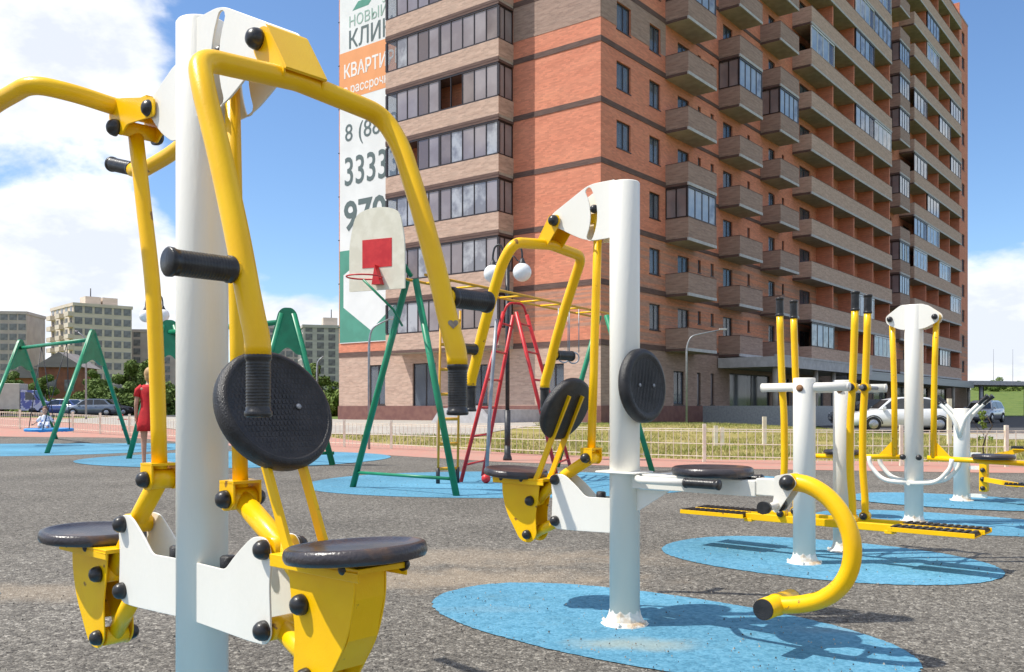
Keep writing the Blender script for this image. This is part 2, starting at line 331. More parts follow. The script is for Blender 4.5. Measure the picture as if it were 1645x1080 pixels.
def rnd(poly, r=.02, n=4):
    """round the corners of a closed 2-D outline; poly entries may be (x, z) or (x, z, r)"""
    out = []; N_ = len(poly)
    for i in range(N_):
        a, b, c = [Vector(poly[j % N_][:2]) for j in (i-1, i, i+1)]; rr = poly[i][2] if len(poly[i]) > 2 else r
        d1, d2 = a-b, c-b; l = min(rr, d1.length*.48, d2.length*.48)
        if l < 1e-4: out.append(tuple(b)); continue
        p0, p1 = b+d1.normalized()*l, b+d2.normalized()*l
        for k in range(n+1):
            t = k/n; q = p0*(1-t)**2+b*2*t*(1-t)+p1*t*t; out.append((q.x, q.y))
    return out
def smooth01(a, b, x):
    t = max(0, min(1, (x-a)/(b-a))); return t*t*(3-2*t)
def gz(x, y):
    z = .3*smooth01(26, 38, y)*(1-smooth01(9, 16, x))
    z += 3.2*smooth01(96, 150, y)*(1-smooth01(-5, 30, x))
    z += 9*smooth01(140, 420, y)
    return z
def G(px, py, z=0.): Y = (CH-z)*F/(py-HY); return ((px-CX)/F*Y, Y)
ANG = R(-41.3); AU = Vector((math.cos(ANG), math.sin(ANG))); AV = Vector((-math.sin(ANG), math.cos(ANG)))

# ------------------------------------------------------------------ ground
def geo(a, b, n0, n1, k=1.6):
    return [a+(b-a)*(i/n0)**k for i in range(n0+1)]
ys = [-1500, -400, -60, -12, -4]+[i*2.0 for i in range(-1, 76)]+[152+8*i for i in range(1, 40)]+[500, 800, 1500, 3000]
xs = [-3000, -1200, -600, -300, -200, -150]+[-120+4*i for i in range(0, 61)]+[150, 200, 300, 600, 1200, 3000]
mb = MB(); vs = [(x, y, gz(x, y)-.012) for y in ys for x in xs]; W = len(xs)
mb.add(vs, [[j*W+i, j*W+i+1, (j+1)*W+i+1, (j+1)*W+i] for j in range(len(ys)-1) for i in range(W-1)], True)
tag(mb.build('ground', fieldm), kind='structure')
def sheet(name, near, far, m, off, n=24, k=18, kind='structure'):
    def samp(pl, t):
        L = [0]
        for a, b in zip(pl, pl[1:]): L.append(L[-1]+math.dist(a, b))
        d = t*L[-1]
        for i in range(len(pl)-1):
            if d <= L[i+1]+1e-9:
                q = (d-L[i])/max(1e-9, L[i+1]-L[i]); return (pl[i][0]+(pl[i+1][0]-pl[i][0])*q, pl[i][1]+(pl[i+1][1]-pl[i][1])*q)
        return pl[-1]
    mb = MB(); vs = []
    for j in range(k+1):
        for i in range(n+1):
            a, b = samp(near, i/n), samp(far, i/n); q = j/k; x, y = a[0]+(b[0]-a[0])*q, a[1]+(b[1]-a[1])*q; vs.append((x, y, gz(x, y)+off))
    mb.add(vs, [[j*(n+1)+i, j*(n+1)+i+1, (j+1)*(n+1)+i+1, (j+1)*(n+1)+i] for j in range(k) for i in range(n)], True)
    return tag(mb.build(name, m), kind=kind)
edge = [(-60, 44), G(0, 706), G(220, 707), G(560, 728), G(830, 744), G(1090, 752), G(1640, 761), (30, 13.5)]
sheet('rubber_ground', [(-60, -12), (30, -12)], edge, gran, .0, n=60, k=30)
pfar = [(-60, 90), G(0, 677), G(220, 681), G(560, 709), G(830, 729), G(1090, 738), G(1640, 744), (30, 16.2)]
sheet('pink_path', edge, pfar, pink, .004, n=60, k=10)
lawnfar = [(-60, 93), G(0, 676.3), G(220, 678), (-12, 36), (-1.5, 39), (4, 42), (14, 39.5), (32, 45)]
sheet('lawn', pfar, lawnfar, grassm, .0, n=60, k=24)
sheet('pavement', [(-26, 50), (-12, 33.5), (-5, 31), (-1.2, 31)], [(-34, 80), (-14, 60), (0, 50), (4, 46)], pave, .02, n=30, k=20)
sheet('car_park', [(-120, 80), (-60, 80), (-16, 74)], [(-120, 97), (-60, 97), (-22, 97)], tar, .03, n=20, k=6)
sheet('road', [(14, 39.5), (22, 36), (32, 45)], [(20, 62), (60, 110), (110, 112)], tar, .02, n=20, k=20)
sheet('sidewalk', [(15.5, 30), (34, 30)], [(16.5, 36), (36, 38)], pave, .012, n=8, k=6)
def oval(name, c, a, b, ang, off, lab=None, pw=2.3, m=blue):
    mb = MB(); vs = [(c[0], c[1], off)]; n = 520; ro = random.Random(int(a*1000)); jj = 0
    for k in range(n):
        t = 2*math.pi*k/n; cx, sx = math.cos(t), math.sin(t); x = a*abs(cx)**(2/pw)*(1 if cx > 0 else -1); y = b*abs(sx)**(2/pw)*(1 if sx > 0 else -1)
        jj = jj*.6+ro.gauss(0, .0026); x *= 1+.015*math.sin(3*t+a)+jj/a; y *= 1+.02*math.sin(2*t+b)+jj/b
        vs.append((c[0]+x*math.cos(ang)-y*math.sin(ang), c[1]+x*math.sin(ang)+y*math.cos(ang), off))
    mb.add(vs, [[0, 1+k, 1+(k+1) % n] for k in range(n)]); return tag(mb.build(name, m), kind='structure')
def uvp(o, u, v): return (o[0]+u*AU.x+v*AV.x, o[1]+u*AU.y+v*AV.y)
P1 = (-.9002, 2.66); P2 = (.5461, 4.435); P3 = (1.972, 6.174); P4 = (3.664, 8.343); P5 = (5.0575, 10.29)
oval('blue_ground_patch', uvp(P1, .0, -.12), 1.35, .62, ANG, .004)
oval('blue_ground_patch', uvp(P2, .05, .07), 1.27, .68, ANG-.03, .004, pw=2.15)
oval('blue_ground_patch', uvp(P3, -.03, .30), 1.15, .86, ANG-.05, .004, pw=2.15)
oval('blue_ground_patch', uvp(P4, .15, .2), 1.15, .76, ANG, .004)
oval('blue_ground_patch', uvp(P5, -.05, -.12), 1.15, .82, ANG, .008)
oval('blue_ground_patch', (-3.62, 5.25), .95, .5, ANG, .004)
oval('blue_ground_patch', (-.1, 12.8), 2.75, 2.25, .05, .004, pw=2.1)
oval('blue_ground_patch', (-11.9, 24.0), 3.6, 4.3, 0, .004)
oval('blue_ground_patch', (-5.6, 18.9), 3.0, 3.0, -.4, .008)
oval('blue_ground_patch', (2.9, 13.2), 1.5, 1.2, ANG, .008)

# ------------------------------------------------------------------ exercise machines
def knob_mesh():
    m = MB(); m.lathe([(.0265, 0), (.0265, .006), (.0245, .016), (.0185, .025), (.009, .030), (0, .0315)], seg=20); return m.mesh('bolt_cap', cap)
KNOB = knob_mesh()
def knob(root, u, v, z, s=1.0, d=-1):
    q = Vector((0, 0, 1)).rotation_difference(Vector((0, d, 0))).to_matrix().to_4x4()
    return ob('bolt_cap', KNOB, root, mtx=Matrix.Translation((u, v, z))@q@Matrix.Scale(s, 4))
def grip_mesh(L=.13, r=.0245):
    m = MB(); pr = [(0, -.001), (r*.95, -.001), (r*1.08, .004), (r*1.08, .012), (r, .014)]
    n = int(L/.009)
    for i in range(n):
        z = .016+(L-.036)*i/n; pr += [(r, z), (r*.95, z+.003), (r, z+.006)]
    pr += [(r, L-.014), (r*1.1, L-.012), (r*1.12, L-.003), (r*1.0, L), (0, L+.001)]
    m.lathe(pr, seg=20); return m
def grip(par, p, d, L=.13, r=.0245, name='grip'):
    p = Vector(p); d = Vector(d).normalized(); q = Vector((0, 0, 1)).rotation_difference(d).to_matrix().to_4x4()
    return ob(name, grip_mesh(L, r).mesh('grip', cap), par, mtx=Matrix.Translation(p)@q)
def post(root, h, r=.073, foot=True, top=True):
    m = MB(); m.lathe([(r, .0), (r, h-.006), (r-.004, h), (0, h+.002)], seg=40); o = m.build('post', wht, root)
    if foot:
        f = MB(); f.lathe([(r+.001, .075), (r+.006, .05), (r+.018, .024), (r+.040, .010), (r+.044, .004), (r+.044, .0)], seg=10, smooth=False)
        fo = f.build('foot_flange', rustw, root, bevel=.002)
        for a in (20, 110, 200, 290):
            b = MB(); b.lathe([(.010, 0), (.010, .008), (.005, .009), (.005, .014), (0, .015)], o=((r+.032)*math.cos(R(a)), (r+.032)*math.sin(R(a)), .012), seg=6, smooth=False); b.build('anchor_bolt', rustw, root)
    return o
def seat_mesh(r=.172, th=.04):
    m = MB(); m.lathe([(0, 0), (r*.86, 0), (r*.97, .004), (r, .014), (r, th*.62), (r*.975, th*.9), (r*.93, th), (r*.88, th*.97), (r*.80, th*.82), (r*.5, th*.72), (0, th*.70)], seg=48)
    return m.mesh('seat', seatm)
SEAT = seat_mesh()
def pad_mesh(r=.170, th=.055):
    m = MB(); m.lathe([(0, 0), (r*.9, 0), (r*.985, .008), (r, .02), (r, th*.62), (r*.97, th*.86), (r*.90, th), (r*.87, th*.95), (r*.85, th*.86), (0, th*.83)], seg=56)
    n = 0
    for i in range(-9, 10):
        for j in range(-12, 13):
            x, y = i*.0155, j*.0118+(.006 if i % 2 else 0)
            if math.hypot(x, y) < r*.80:
                m.box(x-.0055, x+.0055, y-.0032, y+.0032, th*.82, th*.82+.0022)
    return m.mesh('backrest', rub)
PAD = pad_mesh()
LOWPL = rnd([(.03, .61, 0), (.20, .607), (.255, .655, .03), (.335, .712, .03), (.400, .712, .035), (.418, .66, .03), (.408, .60, .05), (.415, .46, .025), (.39, .437, .03), (.32, .435, .03), (.03, .445, 0)], .02)
def mir(poly, s): return [(a*s, b) for a, b in poly]
def low_unit(root, s, rb, sb, lb, dz, tilt, back=True):
    """seat linkage on one side of the post; s = +1 / -1 is the side"""
    for v in (-.046, .046):
        ob('lower_plate', plate_mesh('lower_plate', mir(LOWPL, s), [], .006, wht), root, loc=(0, v, 0))
    for z in ((.683), (.474)):
        for v, d in ((-.049, -1), (.049, 1)): knob(root, s*.39, v, z, 1.0, d)
    m = MB(); m.lathe([(.02, 0), (.024, .01), (.024, .05), (.018, .055), (0, .056)], o=(s*.14, 0, .58), seg=16); m.build('rubber_bumper', rub, root)
    # rod foot bracket
    m = MB(); u0, z0 = rb
    m.prism(rnd([(u0-.035, z0+.045), (u0+.035, z0+.045), (u0+.035, z0-.01), (u0+.01, z0-.032), (u0-.02, z0-.032), (u0-.035, z0-.01)], .01), lambda a, b, h: Vector((s*a, h, b)), -.044, -.038)
    m.prism(rnd([(u0-.035, z0+.045), (u0+.035, z0+.045), (u0+.035, z0-.01), (u0+.01, z0-.032), (u0-.02, z0-.032), (u0-.035, z0-.01)], .01), lambda a, b, h: Vector((s*a, h, b)), .038, .044)
    a0, a1 = sorted((s*(u0-.035), s*(u0+.035))); m.box(a0, a1, -.044, .044, z0+.042, z0+.05)
    m.build('rod_bracket', yel, root)
    for v, d in ((-.045, -1), (.045, 1)): knob(root, s*u0, v, z0, .95, d)
    # rocker
    pv = Vector((s*.39, 0, .683)); A = Vector((s*u0, 0, z0)); B = Vector((s*sb[0], 0, sb[1]))
    m = MB(); m.tube(fillet([A, pv+(Vector((s*.0, 0, .008))), B], .03), .029, 18)
    for q in (A, pv, B): m.tube([q+Vector((0, -.037, 0)), q+Vector((0, .037, 0))], .031, 20)
    m.build('rocker', yel, root)
    for v, d in ((-.052, -1), (.052, 1)): knob(root, B.x, v, B.z, 1.0, d)
    C = Vector((s*.39, 0, .474)); D = Vector((s*lb[0], 0, lb[1]))
    m = MB(); m.tube([C, D], .027, 18)
    for q in (C, D): m.tube([q+Vector((0, -.037, 0)), q+Vector((0, .037, 0))], .030, 20)
    m.build('lower_link', yel, root)
    for v, d in ((-.052, -1), (.052, 1)): knob(root, D.x, v, D.z, .95, d)
    # seat bracket : two cheeks, a web, a tray
    out = rnd([(.495, .665), (.752, .668), (.752, .60, .08), (.725, .50, .08), (.625, .352, .035), (.555, .345, .035), (.515, .385, .05), (.525, .50, .05), (.505, .58, .05)], .006)
    for v in (-.0475, .0475):
        ob('seat_bracket_cheek', plate_mesh('seat_bracket_cheek', mir([(a, b+dz) for a, b in out], s), [], .005, yel), root, loc=(0, v, 0))
    m = MB(); m.bar([(s*.749, 0, .664+dz), (s*.749, 0, .60+dz), (s*.722, 0, .50+dz), (s*.67, 0, .42+dz)], .088, .004)
    m.build('seat_bracket_web', yel, root)
    m = MB(); u0, u1 = sorted((s*.45, s*.80)); m.box(u0, u1, -.075, .075, .670+dz, .682+dz); m.box(u0, u1, -.075, -.069, .650+dz, .670+dz); m.box(u0, u1, .069, .075, .650+dz, .670+dz)
    m.build('seat_tray', yel, root, bevel=.002)
    ob('seat', SEAT, root, mtx=Matrix.Translation((s*.70, 0, .684+dz))@Matrix.Rotation(-s*R(tilt), 4, 'Y'))
    for uu, vv in ((.74, -.062), (.79, .066), (.60, -.062)): knob(root, s*uu, vv, .675+dz, .62, -1 if vv < 0 else 1)
    if not back: return
    # backrest on two flat bars
    for v in (-.055, .055):
        m = MB(); m.bar(fillet([(s*.53, v, .655+dz), (s*.50, v, .70+dz), (s*.425, v, .86+dz), (s*.300, v, 1.11+dz)], .05), .012, .028, (0, 1, 0)); m.build('backrest_bar', yel, root)
    ax = Vector((s*math.cos(R(25)), 0, math.sin(R(25)))); q = Vector((0, 0, 1)).rotation_difference(ax).to_matrix().to_4x4()
    b = ob('backrest', PAD, root, mtx=Matrix.Translation((s*.340, 0, 1.032+dz))@q)
    for (yy, zz) in ((-.06, .0), (.06, .0)):
        k = MB(); k.lathe([(0, .0), (.008, 0), (.008, .004), (0, .006)], seg=12); ob('backrest_bolt', k.mesh('backrest_bolt', grm), b, loc=(0 if yy < 0 else .0, yy, .048))
UPPL = rnd([(.03, 2.15, 0), (.155, 2.15, .02), (.20, 2.14, .03), (.415, 2.035, .04), (.43, 1.985, .035), (.35, 1.952, .06), (.295, 1.922, .05), (.215, 1.885, .05), (.15, 1.872, .03), (.03, 1.875, 0)], .02)
SLOT = [(.385+.225*math.cos(t), 1.998+.225*math.sin(t)) for t in [R(150+8.0*i) for i in range(0, 8)]]
def slot_poly():
    P = (.385, 1.998); o = []
    for i in range(9):
        t = R(150+56*i/8); o.append((P[0]+.258*math.cos(t), P[1]+.252*math.sin(t)))
    e = R(206); c = (P[0]+.236*math.cos(e), P[1]+.236*math.sin(e))
    for i in range(1, 6): a = e+math.pi*i/6; o.append((c[0]+.022*math.cos(a), c[1]+.022*math.sin(a)))
    for i in range(9):
        t = R(206-56*i/8); o.append((P[0]+.214*math.cos(t), P[1]+.220*math.sin(t)))
    e = R(150); c = (P[0]+.236*math.cos(e), P[1]+.236*math.sin(e))
    for i in range(1, 6): a = e+math.pi+math.pi*i/6; o.append((c[0]+.022*math.cos(a), c[1]+.022*math.sin(a)))
    return o
def push_bar(root, s, rot=0., piv=(.385, 1.998), span=.30):
    """U shaped bar with two hanging arms and four grips, hinged at piv; rot lifts it"""
    e = bpy.data.objects.new('push_bar', None)
    m = MB(); P = Vector((piv[0], 0, piv[1]))
    def T(u, v, z):
        q = Vector((u-.385, v, z-1.998)); a = R(rot); q = Vector((q.x*math.cos(a)-q.z*math.sin(a), q.y, q.x*math.sin(a)+q.z*math.cos(a))); q += P; return Vector((q.x*s, q.y, q.z))
    arm = lambda k: [T(.462, k*.10, 1.885), T(.468, k*(span-.02), 1.868), T(.525, k*span, 1.775), T(.60, k*span, 1.60), T(.672, k*span, 1.405), T(.712, k*span, 1.275), T(.742, k*span, 1.195), T(.745, k*span, 1.16)]
    a1 = [T(.462, 0, 1.890)]; L = a1+arm(-1)[1:]; Rr = a1+arm(1)[1:]
    pts = list(reversed(L))+Rr[1:]
    # one continuous pipe
    full = []
    f1 = fillet(list(reversed(L))[:-1]+[T(.460, -.01, 1.892), T(.460, .01, 1.892)]+Rr[1:], .075, 8)
    m.tube(f1, .0275, 20)
    bar_ = m.build('push_bar', yel, root)
    h = MB()      # hinge channel between pivot and crossbar
    for v in (-.060, .060):
        h.prism(rnd([(.355, 2.025), (.415, 2.03), (.50, 1.90), (.48, 1.865), (.44, 1.87), (.36, 1.97)], .02), lambda a, b, hh: T(a, hh, b), v-.003, v+.003)
    h.prism([(.415, 2.032), (.422, 2.026), (.506, 1.900), (.499, 1.896)], lambda a, b, hh: T(a, hh, b), -.063, .063)
    h.tube([T(.385, -.064, 1.998), T(.385, .064, 1.998)], .026, 20)
    # lever reaching back to the rod through the slot
    h.prism(rnd([(.15, 2.01), (.15, 1.965), (.38, 1.975), (.38, 2.02)], .01), lambda a, b, hh: T(a, hh, b), -.02, .02)
    h.build('hinge_channel', yel, root)
    kk = [knob(root, T(.385, 0, 1.998).x, v, P.z, 1.05, d) for v, d in ((-.066, -1), (.066, 1))]
    for k in (-1, 1):
        d = (T(.745, k*span, 1.03)-T(.745, k*span, 1.16)); grip(root, T(.745, k*span, 1.165), d, .135, .0262)
        o = T(.690, k*(span+.012), 1.345); st = MB(); st.tube([T(.690, k*span, 1.345), o+Vector((0, k*.03, 0))], .022, 16); st.build('grip_stub', yel, root)
        grip(root, o+Vector((0, k*.015, 0)), (0, k, 0), .150, .0275)
    return bar_
def rod(root, s, top, bot):
    m = MB(); m.tube(fillet([(s*top[0], 0, top[1]), (s*(bot[0]*.5+top[0]*.5), 0, (top[1]+bot[1])/2), (s*bot[0], 0, bot[1])], .2), .0215, 16); m.build('vertical_rod', yel, root)
def upper_plates(root, s, outline, holes, piv):
    for v in (-.046, .046):
        ob('upper_plate', plate_mesh('upper_plate', mir(outline, s), [mir(h, s) for h in holes], .006, wht), root, loc=(0, v, 0))
def chest_unit(root, s):
    upper_plates(root, s, UPPL, [slot_poly()], (.385, 1.998)); push_bar(root, s)
    rod(root, s, (.155, 2.03), (.20, .83)); knob(root, s*.158, -.03, 2.03, .8); knob(root, s*.158, .03, 2.03, .8, 1)
    low_unit(root, s, (.20, .80), (.555, .565), (.575, .388), 0, 4)
m1 = thing('chest_press_machine', 'largest nearest white post exercise machine with yellow lever arms and two seats', 'exercise machine', (P1[0], P1[1], 0), ANG, 'seated exercise machines')
post(m1, 2.165); chest_unit(m1, 1)
# its far side is an overhead pull-down unit
UL = rnd([(.03, 2.055, 0), (.08, 2.045), (.20, 1.985, .03), (.222, 1.94, .03), (.15, 1.868, .04), (.08, 1.828, .02), (.03, 1.835, 0)], .02)
upper_plates(m1, -1, UL, [], (.205, 1.945))
for v, d in ((-.049, -1), (.049, 1)): knob(m1, -.205, v, 1.950, 1.0, d)
m = MB()
for v in (-.058, .058): m.prism(rnd([(.17, 1.975), (.43, 2.03), (.46, 1.985), (.45, 1.945), (.38, 1.90), (.34, 1.93), (.17, 1.92)], .015), lambda a, b, h: Vector((-a, h, b)), v-.003, v+.003)
m.box(-.44, -.22, -.058, .058, 1.988, 1.994); m.tube([(-.40, -.062, 1.935), (-.40, .062, 1.935)], .024, 18)
m.build('hinge_channel', yel, m1)
for v, d in ((-.062, -1), (.062, 1)): knob(m1, -.405, v, 1.930, 1.0, d)
m = MB(); f1 = fillet([(-1.12, -.31, 1.985), (-.98, -.31, 1.965), (-.75, -.31, 2.01), (-.50, -.28, 2.035), (-.445, -.18, 2.02), (-.43, 0, 2.0), (-.445, .18, 2.02), (-.50, .28, 2.02), (-.75, .31, 1.99), (-.98, .31, 1.965), (-1.06, .31, 1.985)], .09, 8)
m.tube(f1, .0275, 20); m.build('pull_bar', yel, m1)
grip(m1, (-1.05, .31, 1.985), (-1, 0, .28), .19, .0275); grip(m1, (-1.11, -.31, 1.985), (-1, 0, .1), .13, .0275)
grip(m1, (-.93, -.325, 1.975), (0, -1, 0), .14, .0265)
m = MB(); m.tube(fillet([(-.405, 0, 1.93), (-.345, 0, 1.66), (-.288, 0, 1.42), (-.262, 0, 1.1), (-.25, 0, .86)], .12), .0235, 18); m.build('vertical_rod', yel, m1)
low_unit(m1, -1, (.25, .83), (.55, .507), (.55, .30), -.085, 2, back=False)
# worn mark on the far arm
m = MB(); hp = []
for i in range(24):
    t = 2*math.pi*i/24; hp.append((.016*math.sin(t)**3, .001*(13*math.cos(t)-5*math.cos(2*t)-2*math.cos(3*t)-math.cos(4*t))))
m.prism(hp, lambda a, b, h: Vector((h, a, b)), 0, .0015)
hm = ob('heart_mark', m.mesh('heart_mark', mat('worn_mark', (.22, .17, .13), .7, col2=(.3, .24, .18), nscale=60)), m1, mtx=Matrix.Translation((.7425, .2865, 1.268))@Matrix.Rotation(R(-45), 4, 'Z')@Matrix.Rotation(R(-14), 4, 'Y')@Matrix.Scale(.85, 4))

m2 = thing('leg_extension_machine', 'white post exercise machine standing mid picture with a curved yellow leg bar', 'exercise machine', (P2[0], P2[1], 0), ANG, 'seated exercise machines')
post(m2, 2.14); chest_unit(m2, -1)
# bench and leg lever on the right hand side
m = MB(); m.box(.06, .70, -.035, .035, .665, .735); m.box(.70, .83, -.03, .03, .672, .745); m.prism(rnd([(-.125, -.10), (.12, -.10), (.12, .10), (-.125, .10)], .05), lambda a, b, h: Vector((a, b, h)), .735, .743)
m.build('bench_beam', wht, m2, bevel=.004)
m = MB(); m.prism([(.07, .66), (.25, .66), (.07, .55)], lambda a, b, h: Vector((a, h, b)), -.004, .004); m.build('gusset', wht, m2)
ob('seat', SEAT, m2, mtx=Matrix.Translation((.475, 0, .742))@Matrix.Scale(1.06, 4))
m = MB(); m.tube(fillet([(.10, -.04, .715), (.22, -.20, .722), (.46, -.20, .722)], .07), .017, 14); m.tube(fillet([(.10, .04, .715), (.22, .20, .722), (.46, .20, .722)], .07), .017, 14); m.build('hand_rail', wht, m2)
for k in (-1, 1): grip(m2, (.45, k*.20, .722), (1, 0, 0), .17, .021)
m = MB(); m.lathe([(0, 0), (.168, 0), (.178, .012), (.178, .034), (.168, .05), (.15, .055), (.14, .048), (0, .046)], seg=48); 
for i in range(-10, 11):
    h_ = math.sqrt(max(0, .13**2-(i*.0125)**2)); m.box(-h_, h_, i*.0125-.003, i*.0125+.003, .046, .0485)
q = Vector((0, 0, 1)).rotation_difference(Vector((1, 0, .06))).to_matrix().to_4x4()
b = ob('backrest', m.mesh('backrest', rub), m2, mtx=Matrix.Translation((.078, 0, 1.153))@q)
for yy in (-.06, .06): k = MB(); k.lathe([(0, 0), (.009, 0), (.009, .004), (0, .006)], seg=12); ob('backrest_bolt', k.mesh('backrest_bolt', grm), b, loc=(0, yy, .048))
m = MB()
for v in (-.040, .040): m.prism(rnd([(.79, .76), (.86, .775), (.892, .735), (.86, .69), (.80, .60), (.775, .62), (.79, .67)], .015), lambda a, b, h: Vector((a, h, b)), v-.004, v+.004)
m.build('lever_fork', wht, m2)
for v, d in ((-.045, -1), (.045, 1)): knob(m2, .852, v, .735, 1.25, d)
m = MB(); m.tube([(.80, -.16, .635), (.80, .0, .635)], .016, 14); m.build('stop_pipe', wht, m2)
for v in (-.17, -.02): k = MB(); k.tube([(.80, v-.0, .635), (.80, v+.03, .635)], .027, 16); k.build('rubber_bumper', cap, m2)
cp = [(.852, .735), (.92, .73), (1.0, .69), (1.065, .62), (1.105, .53), (1.11, .44), (1.085, .355), (1.03, .285), (.95, .24), (.86, .215), (.78, .205)]
m = MB(); m.tube(fillet([(a, 0, b) for a, b in cp], .06, 3), .037, 22); m.tube([(.852, -.038, .735), (.852, .038, .735)], .036, 22); m.build('curved_leg_bar', yel, m2)
m = MB(); m.tube([(.78, -.12, .205), (.78, .15, .205)], .0455, 26); m.tube([(.78, -.005, .205), (.78, .005, .205)], .048, 26); m.build('foot_roller', yel, m2)
for v in (-.128, .15): k = MB(); k.tube([(.78, v, .205), (.78, v+.009, .205)], .044, 26); k.build('roller_cap', rub, m2)

m3 = thing('air_walker', 'two short white posts carrying four tall yellow swing arms over long foot boards', 'exercise machine', (P3[0], P3[1], 0), ANG)
for v in (0, .683):
    s_ = bpy.data.objects.new('post', None); p = post(m3, 1.25)
    for o in [c for c in bpy.data.objects if c.parent == m3 and not c.get('pl')]:
        o['pl'] = 1
        if v: o.location.y += v
    bpy.data.objects.remove(s_)
for o in bpy.data.objects:
    if 'pl' in o: del o['pl']
for v in (0, .683):
    m = MB(); m.tube([(-.30, v, 1.188), (.30, v, 1.188)], .030, 20); m.build('cross_tube', wht, m3)
    for e in (-1, 1): k = MB(); k.lathe([(.0305, 0), (.0305, .006), (0, .012)], o=(e*.30, v, 1.188), axis=(e, 0, 0), seg=20); k.build('tube_cap', rustw, m3)
    kk = MB(); kk.lathe([(.024, 0), (.024, .004), (.012, .01), (0, .012)], o=(0, v-.073, 1.18), axis=(0, -1, 0), seg=16); kk.build('bolt', rust, m3)
for e in (-1, 1):
    m = MB(); m.tube([(e*.25, 0, 1.188), (e*.25, .683, 1.188)], .013, 14); m.build('axle', grm, m3)
    for v in (.20, .43):
        out = .035 if e < 0 else -.0
        pts = [(e*.25, v, .30), (e*.25, v, .42), (e*.232, v, .62), (e*.235, v, 1.0), (e*.25, v, 1.188), (e*.262, v, 1.5), (e*.268, v, 1.72)]
        m = MB(); m.tube(fillet(pts, .1), .0245, 18)
        for z in (1.188, .30): m.tube([(e*.25, v-.03, z), (e*.25, v+.03, z)], .033, 18)
        m.build('swing_arm', yel, m3); grip(m3, (e*.268, v, 1.70), (e*.01, 0, 1), .13, .0275)
        for z in (1.188, .30):
            for d in (-1, 1): knob(m3, e*.25, v+d*.031, z, .95, d)
tread = MB()
tread.box(-.25, .25, -.08, .08, 0, .012)
for i in range(12):
    x = -.235+i*.0425; tread.box(x-.010, x+.010, -.078, .078, .012, .026)
    tread.add([], [])
TREAD = tread.mesh('tread_pad', rub)
for v in (.20, .43):
    m = MB(); m.box(-.52, .52, v-.024, v+.024, .235, .285); m.build('foot_beam', yel, m3, bevel=.004)
    for e in (-1, 1):
        m = MB(); m.box(e*.77-.26, e*.77+.26, v-.085, v+.085, .248, .256); m.box(e*.77-.26, e*.77+.26, v-.085, v-.079, .256, .278); m.box(e*.77-.26, e*.77+.26, v+.079, v+.085, .256, .278); m.box(e*.5-.03, e*.5+.03, v-.03, v+.03, .225, .2475)
        t = m.build('foot_tray', yel, m3, bevel=.002); ob('tread_pad', TREAD, t, loc=(e*.77, v, .258))
# machine 4 : double leg press
m4 = thing('leg_press_machine', 'white post with eared top plate and a hanging yellow seat arm each side', 'exercise machine', (P4[0], P4[1], 0), ANG)
post(m4, 1.985, .08)
ear = rnd([(-.235, 1.885, .03), (-.175, 1.93, .03), (-.10, 1.985, .03), (.10, 1.985, .03), (.175, 1.93, .03), (.235, 1.885, .03), (.225, 1.82, .03), (.10, 1.76, .04), (-.10, 1.76, .04), (-.225, 1.82, .03)], .02)
for v in (-.052, .052): ob('ear_plate', plate_mesh('ear_plate', ear, [], .006, wht), m4, loc=(0, v, 0))
for s in (-1, 1):
    for v, d in ((-.055, -1), (.055, 1)): knob(m4, s*.195, v, 1.862, 1.0, d)
    m = MB(); m.tube(fillet([(s*.195, 0, 1.862), (s*.175, 0, 1.3), (s*.17, 0, .60)], .2), .0265, 18); m.tube([(s*.195, -.045, 1.862), (s*.195, .045, 1.862)], .03, 18); m.build('hanging_arm', yel, m4)
    m = MB(); m.tube([(s*.12, 0, .595), (s*.95, 0, .575)], .0235, 16); m.tube([(s*.95, -.16, .575), (s*.95, .16, .575)], .0215, 14); m.prism([(.195, .62), (.32, .605), (.195, .74)], lambda a, b, h: Vector((s*a, h, b)), -.004, .004); m.build('seat_beam', yel, m4)
    ob('seat', SEAT, m4, loc=(s*.66, 0, .605))
    m = MB(); m.tube([(s*.50, 0, .60), (s*.50, 0, .80), (s*.44, 0, 1.0)], .0, 4) if False else None
    m = MB(); m.tube(fillet([(s*.02, -.13, .37), (s*.24, -.13, .385), (s*.35, -.13, .52), (s*.36, -.13, .60)], .12), .019, 14); m.tube(fillet([(s*.02, .13, .37), (s*.24, .13, .385), (s*.35, .13, .52), (s*.36, .13, .60)], .12), .019, 14)
    m.tube([(s*.02, -.13, .37), (s*.02, .13, .37)], .019, 12); m.build('foot_rest', wht, m4)
    knob(m4, s*.07, -.08, .60, 1.0, -1)
m = MB(); m.tube([(0, -.15, .37), (0, .15, .37)], .02, 12); m.build('foot_rest_axle', wht, m4)
# machine 5 : stepper with Y handles
m5 = thing('stepper_machine', 'short white post with V shaped white handles and black pedals at far right', 'exercise machine', (P5[0], P5[1], 0), ANG)
post(m5, 1.04, .085)
for s in (-1, 1):
    for v in (-.10, .10):
        m = MB(); m.tube(fillet([(0, v*.8, .72), (s*.05, v, .92), (s*.14, v, 1.03), (s*.27, v, 1.15)], .08), .021, 14); m.build('handle', wht, m5); grip(m5, (s*.20, v, 1.093), (s*.72, 0, .66), .13, .026)
for a_, b_, c_ in ((.50, .55, .20), (.36, .40, .20), (.05, .09, .26)): m = MB(); m.box(.06, c_, -.02, .02, a_, b_); m.build('bracket', wht, m5)
m = MB(); m.box(.19, .27, -.05, .05, .12, .52); m.build('pivot_column', yel, m5, bevel=.008)
for z in (.16, .26, .36, .50):
    for v, d in ((-.055, -1), (.055, 1)): knob(m5, .23, v, z, 1.0, d)
